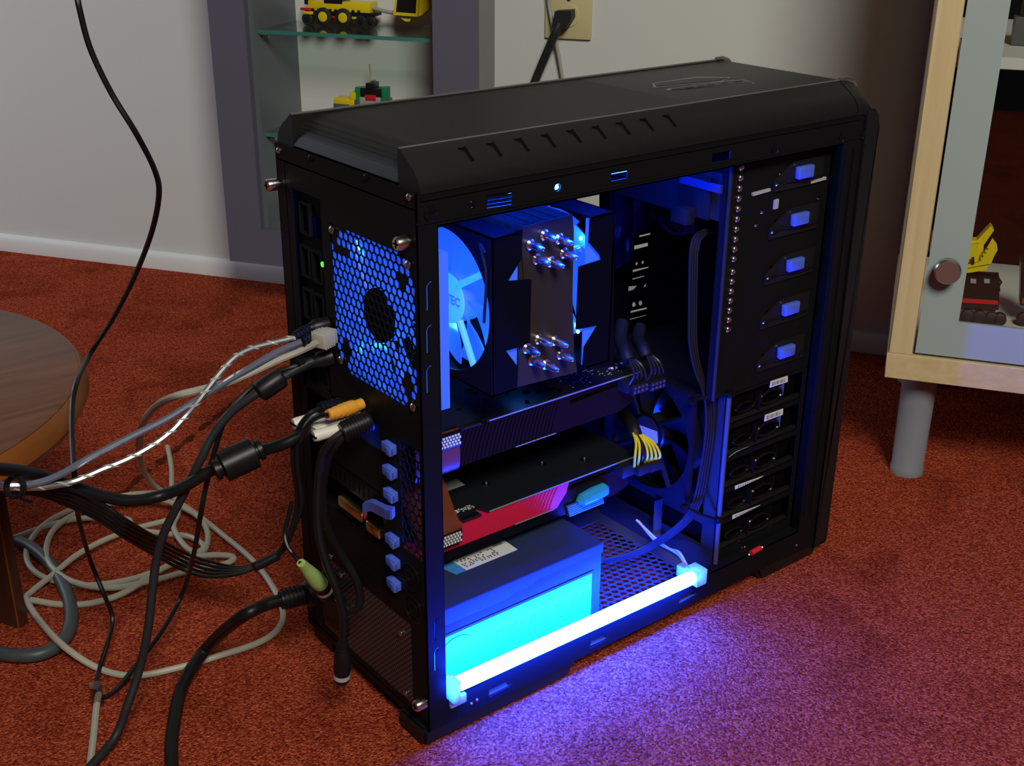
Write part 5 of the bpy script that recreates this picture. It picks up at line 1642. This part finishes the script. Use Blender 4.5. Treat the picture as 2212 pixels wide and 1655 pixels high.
for s in (-1, 1):
    p0 = Fm @ Vector((Lq * 0.50, s * 0.0160, 0.0))
    p1 = Fm @ Vector((Lq * 1.12, s * 0.0160, -0.001))
    sc_ = B().lathe(p0, p1, [(0, 0.0048), (0.9, 0.0048), (1, 0.0042)], 16).obj('thumbscrew', M['ivory'], t)
    B().box(-0.0004, 0.0006, -0.0045, 0.0045, -0.0008, 0.0008, M=Matrix.Translation(p1) @ Fm.to_3x3().to_4x4()).obj('slot', M['matte_black'], sc_)
for k in range(3):
    B().box(Lq * (0.70 + 0.10 * k), Lq * (0.74 + 0.10 * k), -0.0085, 0.0085, 0.0050, 0.0060, M=Fm).obj('grip_rib', M['ivory'], pg)
B().tube(wirepath([(672, 930, 'x', -0.040), (640, 946), (605, 962, 'x', -0.062), (560, 975), (515, 993, 'x', -0.085), (450, 1020), (400, 1050), (345, 1072, 'x', -0.14), (285, 1082), (225, 1073), (160, 1052), (100, 1032, 'x', -0.22), (40, 1018), (-50, 1008, 'x', -0.275), (-220, 990, 'x', -0.33), (-500, 960, 'x', -0.40)], 8), 0.0048, 12).obj('jacket', M['rubber'], t)
straight(567, 969, 462, 1018, -0.070, -0.109, [(0, 0.0065), (0.02, 0.0085), (0.10, 0.0085), (0.11, 0.0068), (0.15, 0.0068), (0.16, 0.0095), (0.18, 0.0125), (0.82, 0.0125), (0.84, 0.0095), (0.85, 0.0068), (0.89, 0.0068), (0.90, 0.0085), (0.98, 0.0085), (1, 0.0065)], M['rubber'], 'ferrite', t, 24)

# parallel audio strands with black and orange plugs
t = thing('audio_cable', 'bundle of thin black audio strands with one black and one orange plug', 'cable', px(500, 1235, 'z', 0.0))
base = [(-480, 1020, 'x', -0.395), (-200, 1042, 'x', -0.318), (20, 1055, 'x', -0.245), (90, 1062), (150, 1075, 'x', -0.205), (215, 1105), (275, 1145, 'x', -0.165), (335, 1180), (395, 1212, 'z', 0.075), (450, 1230), (510, 1234, 'z', 0.075), (555, 1222)]
tail = [(588, 1207, 'x', -0.072), (612, 1180), (630, 1140), (640, 1100, 'x', -0.052), (641, 1060), (634, 1010), (633, 965, 'x', -0.052), (645, 925), (668, 895, 'x', -0.040), (692, 882, 'x', -0.030)]
for k in range(5):
    sp = []
    for i, q in enumerate(base):
        w = 1.0 if 3 < i < 10 else (0.5 if i != 11 else 0.35)
        sp.append((q[0] + (k - 2) * -3.0 * w, q[1] + (k - 2) * 8.0 * w) + tuple(q[2:]))
    B().tube(wirepath(sp, 6), 0.0016, 7).obj('strand', M['rubber'], t)
B().tube(wirepath([(548, 1225, 'x', -0.09), (565, 1218, 'x', -0.083), (600, 1200, 'x', -0.068)], 4), 0.0040, 10).obj('splitter', M['rubber'], t)
for k in range(2):
    tl = [(q[0] + 9 * k * (1 if i > 2 else 0.3), q[1] + 3 * k) + tuple(q[2:]) for i, q in enumerate(tail)]
    if k:
        tl = tl[:-3] + [(650, 950, 'x', -0.050), (668, 915, 'x', -0.044), (690, 900), (712, 896, 'x', -0.034)]
    B().tube(wirepath(tl, 6), 0.0020, 8).obj('strand', M['rubber'], t)
straight(738, 872, 690, 882, -0.010, -0.031, ribbed(0.0052, 4, 0.88), M['rubber'], 'black_plug', t)
straight(782, 872, 764, 879, -0.002, -0.010, [(0, 0.0045), (1, 0.0045)], M['orange'], 'orange_plug_tip', t)
straight(766, 878, 708, 897, -0.009, -0.035, [(0, 0.0052), (0.1, 0.0057), (0.36, 0.0057), (0.38, 0.0046), (0.44, 0.0046), (0.46, 0.0055), (0.56, 0.0053), (0.58, 0.0043), (0.64, 0.0043), (0.66, 0.0051), (0.76, 0.0049), (0.78, 0.0040), (0.84, 0.0040), (0.86, 0.0046), (1, 0.0042)], M['orange'], 'orange_plug', t)

# adaptor with thick black plug and two tails with sockets
t = thing('splitter_cable', 'black adaptor plug with two tails, one ending in a dangling black socket', 'cable', px(742, 1470, 'x', -0.05))
straight(800, 908, 738, 935, -0.002, -0.026, ribbed(0.0085, 9, 0.92), M['rubber'], 'plug', t)
B().tube(wirepath([(742, 934, 'x', -0.024), (715, 955, 'x', -0.034), (696, 985), (688, 1040, 'x', -0.045), (686, 1100), (690, 1160), (705, 1215), (728, 1275, 'x', -0.048), (742, 1330), (741, 1395, 'x', -0.048)], 7), 0.0034, 9).obj('tail', M['rubber'], t)
B().tube(wirepath([(748, 936, 'x', -0.022), (726, 960, 'x', -0.030), (708, 990), (698, 1045, 'x', -0.034), (697, 1100), (712, 1150), (740, 1200, 'x', -0.02), (770, 1255), (778, 1300), (760, 1318, 'x', -0.02), (735, 1303, 'x', -0.025), (714, 1286, 'x', -0.030)], 7), 0.0034, 9).obj('tail', M['rubber'], t)
a = wirepath([(741, 1386, 'x', -0.048), (738, 1470, 'x', -0.048)], 1)
B().lathe(a[0], a[1], [(0, 0.0042), (0.10, 0.0050), (0.12, 0.0045), (0.18, 0.0056), (0.20, 0.0050), (0.26, 0.0062), (0.28, 0.0056), (0.36, 0.0070), (0.72, 0.0070), (0.92, 0.0070), (1, 0.0062)], 20).obj('socket', M['rubber'], t)
d = a[1] - a[0]
B().lathe(a[0] + d * 0.80, a[0] + d * 0.90, [(0, 0.0071), (1, 0.0071)], 20).obj('socket_ring', M['grey_sticker'], t)
# headphone lead with a green plug pushed into the other socket
a = wirepath([(666, 1226, 'x', -0.060), (692, 1262, 'x', -0.045), (712, 1290, 'x', -0.034)], 1)
B().lathe(a[1], a[2], [(0, 0.0072), (0.15, 0.0074), (0.8, 0.0074), (1, 0.0060)], 20).obj('socket', M['rubber'], t)
dd = a[2] - a[1]
B().lathe(a[1] + dd * 0.30, a[1] + dd * 0.45, [(0, 0.0075), (1, 0.0075)], 20).obj('socket_ring', M['grey_sticker'], t)
t = thing('headphone_lead', 'thin black lead ending in a lime green plug', 'cable', px(680, 1250, 'x', -0.05))
b0, b1 = px(650, 1216, 'x', -0.068), a[1]
B().lathe(b0, b1, [(0, 0.0034), (0.08, 0.0042), (0.30, 0.0048), (0.32, 0.0052), (0.55, 0.0058), (0.57, 0.0062), (0.8, 0.0068), (0.82, 0.0070), (1, 0.0066)], 20).obj('plug', M['green'], t)
B().tube(wirepath([(650, 1218, 'x', -0.068), (635, 1200, 'x', -0.066), (620, 1178), (615, 1150, 'x', -0.066), (622, 1120), (630, 1085, 'x', -0.058)], 6), 0.0019, 8).obj('lead', M['rubber'], t)

# mains cord
t = thing('mains_cable', 'thick black mains cable plugged into the power supply, bending to the carpet', 'cable', px(380, 1540, 'z', 0.0))
straight(705, 1268, 655, 1285, -0.004, -0.032, [(0, 0.0125), (0.3, 0.0130), (0.75, 0.0120), (1, 0.0085)], M['rubber'], 'plug', t)
straight(655, 1284, 606, 1297, -0.032, -0.052, ribbed(0.0095, 5, 0.86), M['rubber'], 'strain_relief', t)
B().tube(wirepath([(610, 1296, 'x', -0.050), (575, 1306), (530, 1328, 'x', -0.085), (485, 1362), (445, 1402, 'z', 0.020), (410, 1450), (388, 1500, 'z', 0.008), (376, 1560, 'z', 0.006), (370, 1620), (376, 1700, 'z', 0.006), (400, 1830, 'z', 0.006), (420, 2000, 'z', 0.006), (380, 2200, 'z', 0.006)], 8), 0.0056, 12).obj('cord', M['rubber'], t)

# grey thick cable by the table leg
t = B().tube(wirepath([(-460, 1330, 'z', 0.007), (-220, 1375, 'z', 0.007), (-40, 1403, 'z', 0.007), (30, 1416, 'z', 0.007), (90, 1412, 'z', 0.007), (135, 1385, 'z', 0.007), (153, 1345, 'z', 0.007), (150, 1300, 'z', 0.007), (132, 1255, 'z', 0.007), (105, 1215, 'z', 0.007), (70, 1185, 'z', 0.007), (40, 1170, 'z', 0.007)], 8), 0.0066, 12).obj('grey_cable', M['grey_rubber'])
tag(t, 'thick grey cable curling on the carpet by the table leg', 'cable')

# beige network cable: plug at the ports, then a loose coil on the carpet
t = thing('network_cable', 'beige network cable from the rear ports, lying coiled on the carpet', 'cable', px(300, 1240, 'z', 0.0))
p0 = px(716, 722, 'x', -0.002)
p1 = px(686, 738, 'x', -0.018)
dirv = (p1 - p0).normalized()
Fm = Matrix.Identity(4)
side = Vector((0, 1, 0)) - dirv * dirv.y
side.normalize()
upv = dirv.cross(side)
for i in range(3):
    Fm[i][0], Fm[i][1], Fm[i][2], Fm[i][3] = dirv[i], side[i], upv[i], p0[i]
Lq = (p1 - p0).length
B().box(0, Lq, -0.0065, 0.0065, -0.0060, 0.0060, 0.001, Fm).obj('plug', M['beige_plug'], t)
for k in range(5):
    B().box(Lq * (0.25 + 0.15 * k), Lq * (0.31 + 0.15 * k), -0.0072, 0.0072, -0.0068, 0.0068, 0.0004, Fm).obj('grip_rib', M['beige_plug'], t)
r = 0.0031
coil = [(690, 738, 'x', -0.016), (650, 757, 'x', -0.027), (600, 778), (540, 806), (480, 830, 'x', -0.086), (430, 843), (380, 856, 'x', -0.112), (340, 875), (312, 908, 'x', -0.10), (302, 950, 'x', -0.085), (304, 1000, 'z', 0.10), (325, 1040, 'z', 0.045), (360, 1068, 'z', 0.015), (420, 1108, 'z', 0.006), (480, 1155, 'z', 0.005), (545, 1210, 'z', 0.004), (590, 1270, 'z', 0.004), (611, 1322, 'z', 0.004), (600, 1360, 'z', 0.004), (555, 1390, 'z', 0.004), (470, 1418, 'z', 0.004), (380, 1444, 'z', 0.004), (290, 1460, 'z', 0.004), (215, 1445, 'z', 0.004), (140, 1398, 'z', 0.016), (85, 1340, 'z', 0.010), (58, 1295, 'z', 0.006), (70, 1277, 'z', 0.006), (110, 1245, 'z', 0.010), (165, 1200, 'z', 0.016), (230, 1165, 'z', 0.012), (300, 1140, 'z', 0.005), (370, 1120, 'z', 0.005), (390, 1090, 'z', 0.005), (370, 1070, 'z', 0.008), (330, 1065, 'z', 0.012), (260, 1072, 'z', 0.010), (170, 1095, 'z', 0.008), (100, 1130, 'z', 0.006), (62, 1175, 'z', 0.006), (60, 1215, 'z', 0.006), (90, 1245, 'z', 0.005), (150, 1262, 'z', 0.005), (210, 1264, 'z', 0.006), (290, 1250, 'z', 0.009), (370, 1222, 'z', 0.010), (430, 1202, 'z', 0.010), (490, 1200, 'z', 0.008), (505, 1208, 'z', 0.006), (480, 1220, 'z', 0.006), (420, 1230, 'z', 0.006), (330, 1254, 'z', 0.014), (240, 1270, 'z', 0.011), (160, 1258, 'z', 0.011), (112, 1225, 'z', 0.011), (100, 1185, 'z', 0.011), (120, 1140, 'z', 0.013), (175, 1105, 'z', 0.014), (250, 1085, 'z', 0.016), (340, 1078, 'z', 0.018), (420, 1110, 'z', 0.012), (448, 1150, 'z', 0.010), (440, 1190, 'z', 0.012), (405, 1185, 'z', 0.010), (375, 1140, 'z', 0.012), (385, 1105, 'z', 0.014), (372, 1060, 'z', 0.016), (370, 1010, 'z', 0.008), (362, 965, 'z', 0.005)]
B().tube(wirepath(coil, 6), r, 9).obj('jacket', M['beige_cable'], t)
t = thing('network_cable', 'second beige cable lying across the coil from the table leg', 'cable', px(200, 1150, 'z', 0.0))
B().tube(wirepath([(30, 1162, 'z', 0.006), (90, 1140, 'z', 0.006), (160, 1122, 'z', 0.012), (230, 1118, 'z', 0.016), (275, 1122, 'z', 0.012), (284, 1132, 'z', 0.008), (300, 1145, 'z', 0.006), (350, 1152, 'z', 0.006), (410, 1160, 'z', 0.008), (440, 1180, 'z', 0.012), (425, 1195, 'z', 0.010), (380, 1215, 'z', 0.016), (340, 1235, 'z', 0.018), (270, 1280, 'z', 0.010), (200, 1303, 'z', 0.005), (130, 1306, 'z', 0.005), (65, 1296, 'z', 0.010)], 7), r, 9).obj('jacket', M['beige_cable'], t)
t = thing('network_cable', 'beige cable end with clear plug at the bottom left', 'cable', px(205, 1500, 'z', 0.0))
B().tube(wirepath([(213, 1500, 'z', 0.005), (208, 1530, 'z', 0.004), (202, 1590, 'z', 0.004), (196, 1640, 'z', 0.004), (190, 1700, 'z', 0.004), (150, 1850, 'z', 0.004), (60, 2050, 'z', 0.004)], 7), 0.0031, 9).obj('jacket', M['beige_cable'], t)
a, c_ = px(205, 1480, 'z', 0.006), px(212, 1518, 'z', 0.006)
dirv = (c_ - a).normalized()
side = Vector((0, 0, 1)).cross(dirv)
Fm = Matrix.Identity(4)
for i in range(3):
    Fm[i][0], Fm[i][1], Fm[i][2], Fm[i][3] = dirv[i], side[i], (0, 0, 1)[i], a[i]
B().box(0, (c_ - a).length, -0.0050, 0.0050, -0.004, 0.004, 0.0008, Fm).obj('clear_plug', M['clear_plug'], t)
# tie holding the bundle at the left
p = px(30, 1052, 'x', -0.249)
t = thing('cable_tie', 'black twist tie around the cables at the left edge', 'tie', p)
d = (px(60, 1052, 'x', -0.238) - p).normalized()
n1 = d.orthogonal().normalized()
n2 = d.cross(n1)
ring = [p + (n1 * cos(a_) + n2 * sin(a_)) * 0.0075 for a_ in [2 * pi * k / 16 for k in range(16)]]
B().tube(ring, 0.0014, 6, closed=True).obj('loop', M['rubber'], t)
B().tube([q + d * 0.0025 for q in ring], 0.0014, 6, closed=True).obj('loop', M['rubber'], t)
B().tube([p - n1 * 0.0075, p - n1 * 0.011 + d * 0.006, p - n1 * 0.012 + d * 0.012], 0.0013, 6).obj('tail', M['rubber'], t)
